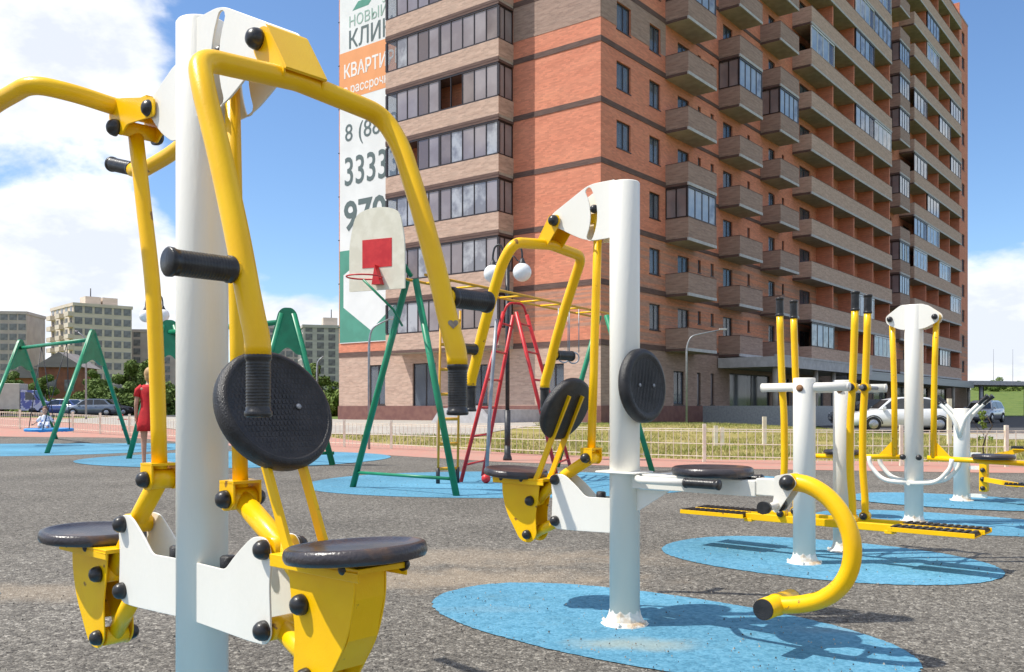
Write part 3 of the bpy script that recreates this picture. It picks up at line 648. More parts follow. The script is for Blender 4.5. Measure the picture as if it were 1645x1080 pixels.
for (z0, z1, v) in ((.50, .60, .14), (.26, .22, -.14)):
    m = MB(); m.bar([(.25, v*.5, z0), (.45, v, (z0+z1)/2), (.60, v, z1)], .04, .05); m.box(.50, .96, v-.085, v+.085, z1-.01, z1); t = m.build('pedal_arm', yel, m5)
    ob('tread_pad', TREAD, t, loc=(.73, v, z1+.001))

# ------------------------------------------------------------------ the brick tower
TF, TH = 4.29, 3.0
tw = thing('apartment_tower', 'tall orange and brown brick apartment tower with rows of balconies', 'apartment building', (4.372, 45.1, 0), math.atan2(.791, .612))
LEN, DEP, TOP = 83.0, 19.1, 47.3
# openings on the long face (x0, x1, z0, z1, kind)
OP = []
COLS = [(6.66, 10.15), (13.4, 16.8), (19.8, 23.1), (48.2, 51.4)]
LOG = [(25.56, 45.5), (53.0, 72.8)]
WX = [(1.5, 2.9, .95, 2.35), (4.87, 6.07, .95, 2.35), (8.1, 9.5, .1, 2.35), (10.6, 11.0, 1.65, 2.4), (12.3, 12.75, 1.65, 2.4), (14.05, 15.4, .1, 2.35), (17.7, 18.1, 1.65, 2.4), (21.2, 22.3, .1, 2.35), (23.6, 24.0, 1.65, 2.4), (46.3, 47.2, .95, 2.35), (49.2, 50.4, .1, 2.35), (75.5, 76.6, .95, 2.35), (79.8, 81.2, .95, 2.35)]
for a, b in LOG:
    for i in range(4):
        c = a+(b-a)/4*(i+.5); WX.append((c-1.1, c+1.1, .1, 2.35))
NF = 14
for k in range(NF):
    fz = TF+TH*k
    for x0, x1, z0, z1 in WX:
        if k >= 7 and x1 < 6: continue
        if k >= 8 and x1 < 16: continue
        if k >= 9 and x1 < 30: continue
        OP.append((x0, x1, fz+z0, fz+z1))
GO = [(7.6, 8.9, 1.2, 3.1), (10.5, 11.0, 1.2, 3.1), (12.3, 12.8, 1.2, 3.1), (2.2, 3.4, 1.3, 3.1), (15.0, 21.5, .3, 3.2), (23.5, 25.0, .9, 3.1), (27, 32, .3, 3.1), (34, 36, .9, 3.1), (38, 42, .3, 3.1), (45, 49, .3, 3.1), (52, 56, .3, 3.1), (60, 64, .3, 3.1), (68, 72, .3, 3.1)]
LO = [(15.05, 16.45, 1.2, 3.6), (10.99, 12.8, .9, 3.6), (7.2, 8.4, 1.2, 3.4), (2.2, 3.5, 1.3, 3.3)]
def wall_grid(openings, x0, x1, z0, z1, fn, depth=.16):
    X = sorted(set([x0, x1]+[a for o in openings for a in o[:2] if x0 < a < x1])); Z = sorted(set([z0, z1]+[a for o in openings for a in o[2:] if z0 < a < z1]))
    oset = openings; mb = MB(); idx = {}
    vs = []; fs = []
    def V(i, j):
        if (i, j) not in idx: idx[(i, j)] = len(vs); vs.append(fn(X[i], 0, Z[j]))
        return idx[(i, j)]
    for i in range(len(X)-1):
        cx = (X[i]+X[i+1])/2; oo = [o for o in oset if o[0] < cx < o[1]]
        for j in range(len(Z)-1):
            cz = (Z[j]+Z[j+1])/2
            if any(o[2] < cz < o[3] for o in oo): continue
            fs.append([V(i, j), V(i+1, j), V(i+1, j+1), V(i, j+1)])
    mb.add(vs, fs)
    for a, b, c, d in oset:
        if not (x0 <= a and b <= x1 and z0 <= c and d <= z1): continue
        q = [(a, c), (b, c), (b, d), (a, d)]
        f = [fn(x, 0, z) for x, z in q]; g = [fn(x, depth, z) for x, z in q]
        mb.add(f+g, [[i, (i+1) % 4, 4+(i+1) % 4, 4+i] for i in range(4)])
    return mb
fR = lambda x, d, z: Vector((x, d, z)); fL = lambda s, d, z: Vector((d, s, z))
wall_grid([o for o in OP if 10.29 <= o[2]], 0, LEN, 10.29, TOP, fR).build('long_wall', orange, tw)
wall_grid([o for o in OP if o[2] < 10.29], 0, LEN, TF, 10.29, fR).build('lower_long_wall', striped, tw)
wall_grid(GO, 0, LEN, 0, TF, fR).build('ground_floor_wall', brown, tw)
wall_grid([], 0, DEP, 7.29, TOP, fL).build('end_wall', orange, tw)
wall_grid([], 0, DEP, TF, 7.29, fL).build('lower_end_wall', striped, tw)
wall_grid(LO, 0, DEP, 0, TF, fL).build('ground_floor_end_wall', beige, tw)
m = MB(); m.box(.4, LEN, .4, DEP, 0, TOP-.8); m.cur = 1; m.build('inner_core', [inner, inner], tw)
m = MB(); m.add([(LEN, 0, 0), (LEN, DEP, 0), (LEN, DEP, TOP), (LEN, 0, TOP)], [[0, 1, 2, 3]]); m.add([(0, DEP, 0), (LEN, DEP, 0), (LEN, DEP, TOP), (0, DEP, TOP)], [[0, 1, 2, 3]]); m.build('rear_wall', orange, tw)
m = MB(); m.box(-.04, LEN+.04, -.04, DEP+.04, TOP-.15, TOP+.05); m.build('roof_coping', grm, tw)
m = MB(); m.box(-.05, LEN+.05, -.05, DEP+.05, 0.0, 1.15); 
m.build('plinth', plin, tw)
for k in range(0, 9):
    z = TF+TH*k
    m = MB(); m.box(-.03, 0, 0, 5.43 if k else DEP, z-.14, z+.14); m.box(-.03, 6.66, -.03, 0, z-.14, z+.14); m.box(10.15, 13.4, -.03, 0, z-.1, z+.1); m.box(16.8, 19.8, -.03, 0, z-.1, z+.1)
    tag(m.build('floor_band', darkb, tw), kind='stuff')
m = MB(); m.box(-.016, 0, 0, 5.43, 20.35, 22.15); m.build('brown_band', brown, tw)
wall_grid([(x0, x1, 20.24, 21.64) for x0, x1 in ((1.5, 2.9), (4.87, 6.07))], 0, 6.66, 20.35, 22.15, lambda x, d, z: Vector((x, d-.016, z))).build('brown_band', brown, tw)
m = MB(); m.box(-.02, 0, 0, DEP, TF+.15, TF+.75); m.build('orange_band', orange, tw)
# windows, each with its panes
def win_mesh(w_, h, m_, kind=0):
    m = MB(); f = .07
    m.box(0, w_, .09, .15, 0, f); m.box(0, w_, .09, .15, h-f, h); m.box(0, f, .09, .15, f, h-f); m.box(w_-f, w_, .09, .15, f, h-f)
    if w_ > 1.0: c = w_*.55; m.box(c-.035, c+.035, .09, .15, f, h-f)
    m.box(-.04, w_+.04, -.03, .10, -.05, -.005)
    return m.mesh('window', m_)
def pane_mesh(w_, h, m_): m = MB(); m.box(.05, w_-.05, .115, .13, .05, h-.05); return m.mesh('pane', m_)
def blind_mesh(x0, x1, h, m_): m = MB(); m.box(x0, x1, .155, .165, .06, h-.06); return m.mesh('curtain', m_)
cache = {}
def cget(key, fn):
    if key not in cache: cache[key] = fn()
    return cache[key]
curt = mat('curtain_cloth', (.55, .54, .52), .9, col2=(.42, .41, .40), nscale=6, stretch=(4, 4, .3))
curt2 = mat('warm_curtain_cloth', (.60, .42, .22), .9, col2=(.5, .36, .2), nscale=6, stretch=(4, 4, .3))
RG = random.Random(11)
nwin = 0
def place_window(x0, x1, z0, z1, mtx):
    w_, h = round(x1-x0, 2), round(z1-z0, 2)
    o = ob('window', cget(('w', w_, h), lambda: win_mesh(w_, h, frm)), tw, mtx=mtx)
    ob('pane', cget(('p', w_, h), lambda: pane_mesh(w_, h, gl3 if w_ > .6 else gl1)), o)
    if w_ > .9:
        r = RG.random(); c = curt if RG.random() < .8 else curt2
        if r < .75: ob('curtain', cget(('c', w_, h, c.name), lambda: blind_mesh(.05, w_*(.45), h, c)), o)
        if r < .25: ob('curtain', cget(('c2', w_, h, c.name), lambda: blind_mesh(w_*.62, w_-.05, h, c)), o)
for o_ in OP+GO: place_window(*o_, Matrix.Translation((o_[0], 0, o_[2])))
for s0, s1, z0, z1 in LO:
    place_window(s0, s1, z0, z1, Matrix.Translation((0, s1, z0))@Matrix.Rotation(R(-90), 4, 'Z'))
# balconies
Q = 1.38
def balcony_mesh(w_):
    m = MB(); m.cur = 0; m.box(0, w_, -Q, -.001, -.16, 0)
    m.cur = 1; t = .12
    m.box(-.01, w_+.01, -Q-.012, -Q+t, .0, 1.08); m.box(-.01, t, -Q+t, -.001, 0, 1.08); m.box(w_-t, w_+.01, -Q+t, -.001, 0, 1.08)
    m.cur = 2; m.box(-.015, w_+.015, -Q-.03, -Q+.05, -.165, .0); m.cur = 3; m.box(-.02, 0, -Q+.05, -.01, -.17, -.02)  # last dark box paints in the recess shadow line below the side parapet
    m.cur = 3; m.box(-.02, w_+.02, -Q-.02, -Q+t+.01, 1.08, 1.11); m.box(-.02, t+.01, -Q+t+.01, -.001, 1.08, 1.11)
    return m.mesh('balcony', [conc, brown, slabe, darkb])
def glazing(par, x0, x1, y, zb, zt, n, gm, front=True, side=None, sash=frm, openp=None):
    """framed row of panes; par local coords"""
    L = x1-x0; f = MB()
    f.box(x0, x1, y-.03, y+.04, zb, zb+.06); f.box(x0-.02, x1+.02, y-.05, y+.06, zt-.10, zt)
    for i in range(n+1):
        x = x0+L*i/n; wd = .035 if i not in (0, n) else .05; f.box(x-wd, x+wd, y-.03, y+.04, zb+.06, zt-.10)
    g = f.build('glazing_frame', sash, par)
    for i in range(n):
        a, b = x0+L*i/n+.036, x0+L*(i+1)/n-.036
        if openp == i: continue
        ob('pane', cget(('gp', round(b-a, 2), round(zt-zb, 2), gm[i % len(gm)].name), lambda: (lambda m: (m.box(0, b-a, -.006, .006, .061, zt-zb-.101), m.mesh('pane', gm[i % len(gm)]))[1])(MB())), par, loc=(a, y+.005, zb))
def side_glazing(par, x, y0, y1, zb, zt, n, gm, sash=frm):
    f = MB(); f.box(x-.03, x+.03, y0, y1, zb, zb+.06); f.box(x-.05, x+.05, y0, y1, zt-.10, zt)
    for i in range(n+1):
        y = y0+(y1-y0)*i/n; f.box(x-.031, x+.031, y-.04, y+.04, zb+.06, zt-.10)
    f.build('glazing_frame', sash, par)
    for i in range(n):
        a, b = y0+(y1-y0)*i/n+.041, y0+(y1-y0)*(i+1)/n-.041
        p = MB(); p.box(x-.005, x+.005, a, b, zb+.061, zt-.101); p.build('pane', gm[i % len(gm)], par)
enc = {(0, 2): gl4, (1, 5): gl4, (2, 5): gl4, (0, 6): gl4, (3, 9): gl4, (3, 8): gl4, (3, 7): gl4, (3, 5): gl4, (3, 3): gl5, (3, 2): gl4, (1, 8): gl4}
for ci, (a, b) in enumerate(COLS):
    me = balcony_mesh(b-a)
    for k in range(0 if ci < 3 else 0, NF):
        if ci < 1 and k > 7: continue
        if ci < 3 and k > 8: continue
        o = ob('balcony', me, tw, loc=(a, 0, TF+TH*k))
        if (ci, k) in enc:
            gm = [enc[(ci, k)], gl4, enc[(ci, k)], gl2]
            glazing(o, .03, b-a-.03, -Q+.05, 1.11, 2.80, 4, gm); side_glazing(o, .03, -Q+.1, -.02, 1.11, 2.80, 2, [gl1, gl1]); 
lenc = {(0, 7): [0], (0, 8): [2], (0, 9): [2, 3], (0, 10): [3], (0, 6): [2, 3], (0, 1): [2], (0, 0): [0, 3], (1, 8): [0, 2], (1, 10): [1], (1, 5): [1], (1, 4): [0, 1], (1, 3): [0, 2], (1, 6): [0], (1, 2): [3], (1, 0): [2], (1, 7): [3], (1, 11): [1], (1, 9): [3], (0, 4): []}
for li, (a, b) in enumerate(LOG):
    Lw = b-a; m = MB(); t = .12
    m.cur = 0; m.box(0, Lw, -Q, -.001, -.16, 0)
    m.cur = 1; m.box(-.01, Lw+.01, -Q-.012, -Q+t, 0, 1.08); m.box(-.01, t, -Q+t, -.001, 0, 1.08); m.box(Lw-t, Lw+.01, -Q+t, -.001, 0, 1.08)
    m.cur = 2; m.box(-.015, Lw+.015, -Q-.03, -Q+.05, -.165, 0); m.cur = 3; m.box(-.02, Lw+.02, -Q-.02, -Q+t+.01, 1.08, 1.11); m.box(-.02, 0, -Q+.05, -.01, -.17, -.02)  # last dark box: painted shadow line under the end parapet
    me = m.mesh('loggia', [conc, beige, slabe, darkb])
    dm = MB(); dm.box(-.1, .1, -Q+.16, -.002, 0, 2.835); dme = dm.mesh('divider_wall', orange)
    for k in range(NF):
        if li == 0 and k > 11: continue
        o = ob('loggia', me, tw, loc=(a, 0, TF+TH*k))
        for i in range(1, 4): ob('divider_wall', dme, o, loc=(Lw*i/4, 0, 0))
        for i in (0, 4): ob('divider_wall', dme, o, loc=(.12 if i == 0 else Lw-.12, 0, 0), ) if i == 4 else None
        for bi in lenc.get((li, k), []):
            g = [gl4, gl2, gl4, gl3] if (k+bi) % 3 else [gl2, gl4, gl2]
            glazing(o, Lw*bi/4+.12, Lw*(bi+1)/4-.12, -Q+.05, 1.11, 2.80, 4, g, sash=wfrm if (k+bi) % 2 else frm)
# glazed bay on the end face
BP, S0, S1 = 1.27, 5.43, 13.69
for k in range(0, 8):
    fz = TF+TH*k
    m = MB(); m.cur = 0; m.box(-BP, -.001, S0, S1, -.15, .0)
    m.cur = 1; m.box(-BP-.012, -BP+.14, S0-.01, S1+.01, .0, .92); m.box(-BP+.14, -.001, S0-.01, S0+.14, 0, .92); m.box(-BP+.14, -.001, S1-.14, S1+.01, 0, .92)
    m.cur = 2; m.box(-BP-.02, -.001, S0-.02, S1+.02, 2.72, 2.849); m.box(-BP-.03, -BP, S0-.02, S1+.02, -.15, -.0)
    o = ob('enclosed_bay', m.mesh('enclosed_bay', [conc, beige, darkb]), tw, loc=(0, 0, fz))
    f = MB(); x = -BP+.05; f.box(x-.05, x+.05, S0+.03, S1-.03, .92, 1.0); f.box(x-.05, x+.05, S0+.03, S1-.03, 2.62, 2.72)
    n = 10; pw = (S1-S0-.06)/n
    for i in range(n+1): wd = .08 if i in (0, 5, n) else .025; y = S0+.03+pw*i; f.box(x-.04, x+.04, y-wd, y+wd, 1.0, 2.62)
    f.box(x+.05, -.02, S0+.03, S0+.09, .92, 1.0); f.box(x+.05, -.02, S0+.03, S0+.09, 2.62, 2.72); f.box(-.75, -.67, S0+.03, S0+.09, 1.0, 2.62); f.box(-.1, -.02, S0+.03, S0+.09, 1.0, 2.62)
    f.build('glazing_frame', frm, o)
    for i in range(n):
        if (k, i) in ((4, 4), (3, 7), (4, 3)): continue
        r = RG.random(); gm = gl3 if i == n-1 else (gl2 if r < .24 else (gl6 if r < .55 else gl1))
        p = MB(); y0 = S0+.03+pw*i+(.081 if i in (0, 5) else .026); y1 = S0+.03+pw*(i+1)-(.081 if i in (4, n-1) else .026); p.box(x-.006, x+.006, y0, y1, 1.0, 2.62); p.build('pane', gm, o)
    for (a, b) in ((-BP+.10, -.751), (-.669, -.101)): p = MB(); p.box(a, b, S0+.055, S0+.065, 1.0, 2.62); p.build('pane', gl1, o)
    for i in range(4):
        if RG.random() < .6: y = S0+1+RG.random()*5; c = MB(); c.box(-.55, -.53, y, y+.6, .92, 2.6); c.build('curtain', curt, o)
# canopies over the entrances
for (x0, x1, z0, z1, q) in ((13.2, 31.5, 3.45, 4.05, 3.8), (34, 72, 3.2, 3.75, 2.8)):
    c = MB(); c.box(x0, x1, -q, -.06, z0, z1); c.box(x0, x1, -q-.02, -q+.2, z1, z1+.12); cc = c.build('entrance_canopy', slabe if x0 < 20 else grm, tw)
    n = 6
    for i in range(n): x = x0+.6+(x1-x0-1.2)*i/(n-1); p = MB(); p.tube([(x, -q+.4, 0), (x, -q+.4, z0)], .16, 12); p.build('canopy_column', conc, cc)
pr = MB(); pr.box(9.2, 24, -6.2, -5.9, 0, 1.15); pr.box(9.2, 9.5, -5.9, -1.0, 0, 1.15); pr.build('ramp_wall', grm, tw)
rp = MB(); rp.box(9.2, 24, -6.1, -6.05, 1.95, 2.0)
for i in range(10): x = 9.3+i*1.6; rp.box(x-.02, x+.02, -6.1, -6.05, 1.15, 1.95)
rp.build('ramp_railing', dkm, tw)
rp = MB(); rp.prism([(2.2, 0), (6.6, 0), (5.8, 1.0), (3.4, 1.15)], lambda a, b, h: Vector((h, a, b)), -5.4, -5.2); rp.box(-5.2, -.06, 3.4, 5.8, 0, .95); rp.build('entrance_steps', slabe, tw)
# separate far canopy on columns
fc = thing('parking_canopy', 'long grey flat canopy on thin columns beyond the far corner of the tower', 'canopy', (0, 0, 0))
m = MB(); m.prism([(50.0, 100), (60.5, 104), (66, 112), (54, 110)], lambda a, b, h: Vector((a, b, h)), 3.55, 4.0); m.build('canopy_roof', slabe, fc)
for x, y in ((52, 101.5), (58.5, 104.2), (62.5, 109), (56, 109)): m = MB(); m.tube([(x, y, 0), (x, y, 3.5)], .2, 10); m.build('column', grm, fc)

# ------------------------------------------------------------------ banner on the end wall
bn = thing('advertising_banner', 'tall white green and orange advertising banner hung on the end wall of the tower', 'banner', (4.372, 45.1, 0), math.atan2(.791, .612))
whb = mat('white_banner', (.76, .78, .77), .6, col2=(.70, .72, .71), nscale=.6, bump=.2, bscale=1.2); orb = mat('orange_banner', (.80, .34, .13), .6, col2=(.76, .32, .12), nscale=1); grb = mat('green_banner', (.07, .26, .19), .6, col2=(.08, .30, .22), nscale=1)
txd = mat('dark_print', (.10, .14, .14), .6); txg = mat('green_print', (.30, .45, .38), .6); txw = mat('white_print', (.80, .78, .74), .6)
BX = -.07
m = MB(); m.box(BX, BX+.03, 13.75, 18.95, 5.0, 30); m.build('banner_sheet', whb, bn)
m = MB(); m.box(BX-.006, BX-.002, 13.75, 18.95, 20.0, 22.9); m.build('orange_stripe', orb, bn)
def bpoly(name, pts, mm, off): m = MB(); m.prism(pts, lambda a, b, h: Vector((h, a, b)), BX-off-.003, BX-off); m.build(name, mm, bn)
bpoly('green_field', [(13.75, 5.05), (18.95, 5.05), (18.95, 10.7), (13.75, 10.7)], grb, .003)
bpoly('white_hexagon', [(18.6, 9.2), (16.2, 10.4), (13.9, 9.2), (13.75, 7.4), (16.2, 5.7), (18.6, 7.2)], whb, .008)
for pts in ([(17.8, 25.3), (16.4, 25.3), (15.9, 25.75), (17.3, 25.75)], [(17.5, 26.0), (15.2, 26.0), (14.9, 26.45), (17.2, 26.45)]): bpoly('leaf_mark', pts, grb, .003)
def text(par, body, size, mm, mtx, ext=.004, name='lettering', sx=1., bold=0.):
    cu = bpy.data.curves.new(name, 'FONT'); cu.body = body; cu.size = size; cu.extrude = ext; cu.offset = bold; cu.resolution_u = 3
    t = bpy.data.objects.new('tmp', cu); COL.objects.link(t); bpy.context.view_layer.update()
    me = bpy.data.meshes.new_from_object(t.evaluated_get(bpy.context.evaluated_depsgraph_get())); bpy.data.objects.remove(t)
    me.materials.clear(); me.materials.append(mm); me.name = name
    if sx != 1: me.transform(Matrix.Scale(sx, 4, (1, 0, 0)))
    return ob(name, me, par, mtx=mtx)
# text plane: reading direction -s, up z, facing -x
def tm(s, z): return Matrix.Translation((BX-.012, s, z))@Matrix(((0, 0, -1, 0), (-1, 0, 0, 0), (0, 1, 0, 0), (0, 0, 0, 1)))
text(bn, 'НОВЫЙ', .92, txg, tm(18.15, 24.35), sx=.98); text(bn, 'КЛИН', 1.48, txd, tm(18.2, 23.05), bold=.012, sx=.92)
text(bn, 'КВАРТИРЫ', 1.15, txw, tm(18.6, 21.3), bold=.02, sx=.82); text(bn, 'в рассрочку', .8, txw, tm(18.6, 20.3), bold=.01, sx=.9)
text(bn, '8 (8802)', 1.5, txd, tm(18.5, 17.4)); text(bn, '33333', 2.45, txd, tm(18.6, 14.7), bold=.02, sx=.80); text(bn, '970', 2.5, txd, tm(18.6, 11.95), bold=.05)
for i in range(9): m = MB(); m.tube([(BX, 18.97, 6+2.7*i), (BX, 19.08, 6+2.7*i)], .03, 6); m.build('tie', dkm, bn)

# ------------------------------------------------------------------ play structures
def a_frame(root, c, d, hw, H, r=.055, gus=True):
    """c centre, d unit dir of the foot spread"""
    c = Vector((*c, 0)); d = Vector((*d, 0)).normalized(); top = c+Vector((0, 0, H))
    for s in (-1, 1):
        m = MB(); m.tube([c+d*hw*s, top+d*.10*s], r, 12); m.build('leg', grn, root)
    if gus:
        k = .27; n = d.cross(Vector((0, 0, 1))); m = MB()
        poly = rnd([(-.16, H+.02, .05), (-.08, H+.10, .05), (.08, H+.10, .05), (.16, H+.02, .05), (.10+hw*k+.04, H*(1-k)-.02, .05), (hw*k*.72, H*(1-k)+.0, .05), (0, H*(1-k)+.16, .2), (-hw*k*.72, H*(1-k), .05), (-.10-hw*k-.04, H*(1-k)-.02, .05)], .03)
        m.prism(poly, lambda a, b, h: c+d*a+n*h+Vector((0, 0, b)), -.03, .03); m.build('gusset_plate', grn, root)
ns = thing('nest_swing', 'green A frame swing at far left holding a round blue nest seat', 'swing', (0, 0, 0))
a_frame(ns, (-10.75, 23.45), (-.03, 1), 2.45, 2.95); a_frame(ns, (-14.45, 26.9), (-.03, 1), 2.3, 2.95)
m = MB(); m.tube([(-10.75, 23.45, 2.80), (-14.45, 26.9, 2.80)], .05, 12); m.build('top_beam', grn, ns)
NC = Vector((-12.75, 25.2, .44)); m = MB(); pts = [NC+Vector((.58*math.cos(2*math.pi*i/32), .58*math.sin(2*math.pi*i/32), 0)) for i in range(33)]
m.tube(pts, .045, 10, cap=False); m.build('seat_ring', bluep, ns)
m = MB()
for i in range(-4, 5):
    o_ = i*.12; h_ = math.sqrt(max(.01, .56**2-o_**2)); m.tube([NC+Vector((o_, -h_, 0)), NC+Vector((o_, 0, -.05)), NC+Vector((o_, h_, 0))], .012, 6); m.tube([NC+Vector((-h_, o_, 0)), NC+Vector((0, o_, -.05)), NC+Vector((h_, o_, 0))], .012, 6)
tag(m.build('rope_net', bluep, ns), kind='stuff')
bd = Vector((-3.7, 3.45, 0)).normalized()
for s in (-1, 1):
    tp = Vector((-12.6, 25.17, 2.78))+bd*s*.9
    for q in (-1, 1): m = MB(); m.tube([tp, NC+Vector((.5*s*bd.x+.35*q*bd.y, .5*s*bd.y-.35*q*bd.x, 0))], .012, 6); m.build('hanging_rope', dkm, ns)
gs = thing('belt_swing', 'green A frame swing set behind the nearest exercise machine', 'swing', (0, 0, 0))
a_frame(gs, (-7.04, 18.8), (1, .12), .80, 2.75); a_frame(gs, (-4.05, 16.5), (1, .25), .80, 2.75)
m = MB(); m.tube([(-7.04, 18.8, 2.6), (-4.05, 16.5, 2.6)], .05, 12); m.build('top_beam', grn, gs)
m = MB(); m.tube([(-4.85, 16.3, .22), (-3.25, 16.72, .22)], .03, 8); m.build('foot_brace', grn, gs)
bd = Vector((2.99, -2.3, 0)).normalized()
sc0 = Vector((-6.55, 18.42, .48))
for s in (-1, 1):
    m = MB(); m.tube([sc0+bd*s*.22+Vector((0, 0, 2.1)), sc0+bd*s*.22], .014, 6); m.build('chain', dkm, gs)
m = MB(); m.bar([sc0-bd*.24, sc0+bd*.24], .16, .03, side=(bd.y, -bd.x, 0)); m.build('swing_seat', rub, gs)

cc = thing('climbing_frame', 'play climbing frame with red ladders, yellow top rails and green end legs', 'climbing frame', (0, 0, 0))
H1 = Vector((-1.25, 11.35, 2.68)); H2 = Vector((1.55, 15.6, 2.62))
for (ft, c_) in (((-2.10, 12.06, 0), H1+Vector((-.06, .05, -.05))), ((-.66, 10.87, 0), H1+Vector((.06, -.05, -.05)))):
    m = MB(); m.tube([ft, c_], .042, 12); m.build('leg', grn, cc)
m = MB(); m.tube([(-2.02, 11.99, .2), (-.74, 10.94, .2)], .02, 8); m.build('foot_brace', grn, cc)
for sft in (-1, 1):
    m = MB(); m.tube([H2+Vector((sft*.06, 0, 0)), (1.55+sft*.75, 15.6-sft*.6, 0)], .045, 12); m.build('leg', grn, cc)
perp = (H2-H1).cross(Vector((0, 0, 1))).normalized()
for s in (-1, 1):
    m = MB(); m.tube([H1+perp*.22*s, H2+perp*.22*s], .018, 8); m.build('top_rail', yeld, cc)
for i in range(1, 9):
    p = H1.lerp(H2, i/9); m = MB(); m.tube([p-perp*.22, p+perp*.22], .014, 6); m.build('rung', yel, cc)
m = MB(); m.ball(H1+perp*.26+Vector((.15, -.1, .02)), .075); m.build('end_ball', grn, cc)
def ladder(root, a0, a1, b0, b1, n, r, mm, rr=.016):
    a0, a1, b0, b1 = map(Vector, (a0, a1, b0, b1))
    for p, q in ((a0, a1), (b0, b1)): m = MB(); m.tube([p, q], r, 10); m.build('rail', mm, root)
    for i in range(1, n+1):
        t = (i-.4)/n; m = MB(); m.tube([a0.lerp(a1, t), b0.lerp(b1, t)], rr, 8); m.build('rung', mm, root)
ladder(cc, (-.72, 12.86, 0), (-.12, 13.1, 2.42), (-.45, 14.03, 0), (.02, 13.55, 2.42), 6, .028, redp)
ladder(cc, (.66, 13.1, 0), (.06, 13.1, 2.42), (.95, 14.4, 0), (.22, 13.55, 2.42), 6, .028, redp)
m = MB(); m.tube(fillet([(-.12, 13.2, 2.40), (-.06, 13.2, 2.56), (.16, 13.3, 2.56), (.21, 13.3, 2.40)], .12), .018, 10); m.build('arch', redp, cc)
ladder(cc, (-1.02, 12.6, .0), (-.98, 12.6, 2.4), (-.76, 12.75, .0), (-.72, 12.75, 2.4), 7, .017, yeld, .022)
for x, y in ((-1.02, 12.6), (-.76, 12.75)): m = MB(); m.tube([(x, y, 0), (x, y, .22)], .028, 8); m.build('foot_sleeve', dkm, cc)
m = MB(); m.tube(fillet([(-.22, 13.0, 2.3), (-.30, 12.8, 1.2), (-.36, 12.7, .02)], .4), .026, 10); m.build('climbing_pole', grm, cc)
m = MB(); m.ball((-.36, 12.65, .07), .065); m.build('red_end_ball', redp, cc)
for i in range(2):
    p = H1.lerp(H2, .74+.06*i)
    for s in (-1, 1):
        m = MB(); m.tube([p+perp*.1*s, p+perp*.1*s-Vector((0, 0, .7))], .008, 5); m.build('ring_strap', grm, cc)
    m = MB(); m.tube([p-Vector((0, 0, .78))+Vector((.09*math.cos(a*math.pi/8), 0, .09*math.sin(a*math.pi/8))) for a in range(17)], .012, 6, cap=False); m.build('gym_ring', grm, cc)

hp = thing('basketball_hoop', 'cream basketball backboard with red rectangle and hoop above the green legs', 'basketball hoop', (0, 0, 0))
BO = Vector((-1.66, 11.3, 0)); bx = Vector((.9, -.43, 0)).normalized(); by = Vector((-.43, -.9, 0)).normalized()
def B3(a, b, h=0): return BO+bx*a*1.08+Vector((0, 0, b))+by*h
tt = rnd([(-.385, 2.50, .01), (-.385, 3.10, .2), (-.30, 3.45, .2), (-.12, 3.52, .15), (.12, 3.52, .15), (.30, 3.45, .2), (.37, 3.10, .2), (.37, 2.50, .01)], .05)
m = MB(); m.prism(tt, lambda a, b, h: B3(a, b, h), -.012, .012); m.build('backboard', hoopw, hp)
m = MB(); m.prism([(-.20, 2.78), (.20, 2.78), (.20, 3.13), (-.20, 3.13)], lambda a, b, h: B3(a, b, h), .0125, .016); m.build('red_rectangle', redp, hp)
rc = BO+by*.27+bx*(-.01)+Vector((0, 0, 2.63)); m = MB(); m.tube([rc+Vector((.215*math.cos(2*math.pi*i/32), .215*math.sin(2*math.pi*i/32), 0)) for i in range(33)], .010, 8, cap=False); m.build('ring', redp, hp)
m = MB(); m.prism([(-.02, 2.56), (.10, 2.56), (.02, 2.80)], lambda a, b, h: B3(a, b, h), .017, .10); m.build('ring_bracket', redp, hp)
m = MB(); m.tube([rc+Vector((-.03, .1, -.02)), BO+bx*.23+Vector((0, -.0, 2.25)), (-1.38, 11.5, 2.08)], .015, 8); m.build('brace', grn, hp)
m = MB(); m.tube([BO+bx*.3+Vector((0, .04, 2.9)), H1+Vector((0, 0, .0))], .03, 8); m.build('mount', grn, hp)

# ------------------------------------------------------------------ lamps and poles
def globe_lamp(loc, lab, H=3.76, rot=0.):
    t = thing('globe_street_lamp', lab, 'street lamp', (loc[0], loc[1], gz(*loc)), rot, 'double globe lamps')
    m = MB(); m.tube([(0, 0, 0), (0, 0, 1.0)], .06, 14); m.tube([(0, 0, 1.0), (0, 0, H+.1)], .042, 14); m.lathe([(.09, 0), (.09, .05), (.065, .12), (.06, .3)], seg=14); m.build('pole', dkm, t)
    for s in (-1, 1):
        m = MB(); m.tube(fillet([(0, 0, H-.15), (s*.06, 0, H+.35), (s*.16, 0, H+.55), (s*.27, 0, H+.50), (s*.31, 0, H+.35), (s*.31, 0, H+.20)], .12), .02, 10); m.tube(fillet([(0, 0, H+.05), (s*.12, 0, H+.32), (s*.22, 0, H+.18), (s*.31, 0, H+.2)], .1), .012, 8)
        m.build('arm', dkm, t)
        m = MB(); m.lathe([(.03, .12), (.05, .06), (.085, .0), (.09, -.03)], o=(s*.31, 0, H+.12), seg=16); a = m.build('lamp_collar', dkm, t)
        m = MB(); m.ball((s*.31, 0, H-.04), .185, 24, 14); m.build('globe', globe, t)
globe_lamp((-.09, 18.16), 'dark lamp post with two white globes in front of the brick tower', rot=-.35)
globe_lamp((-10.4, 26.6), 'dark lamp post with two white globes behind the left swing frames', rot=-.35)
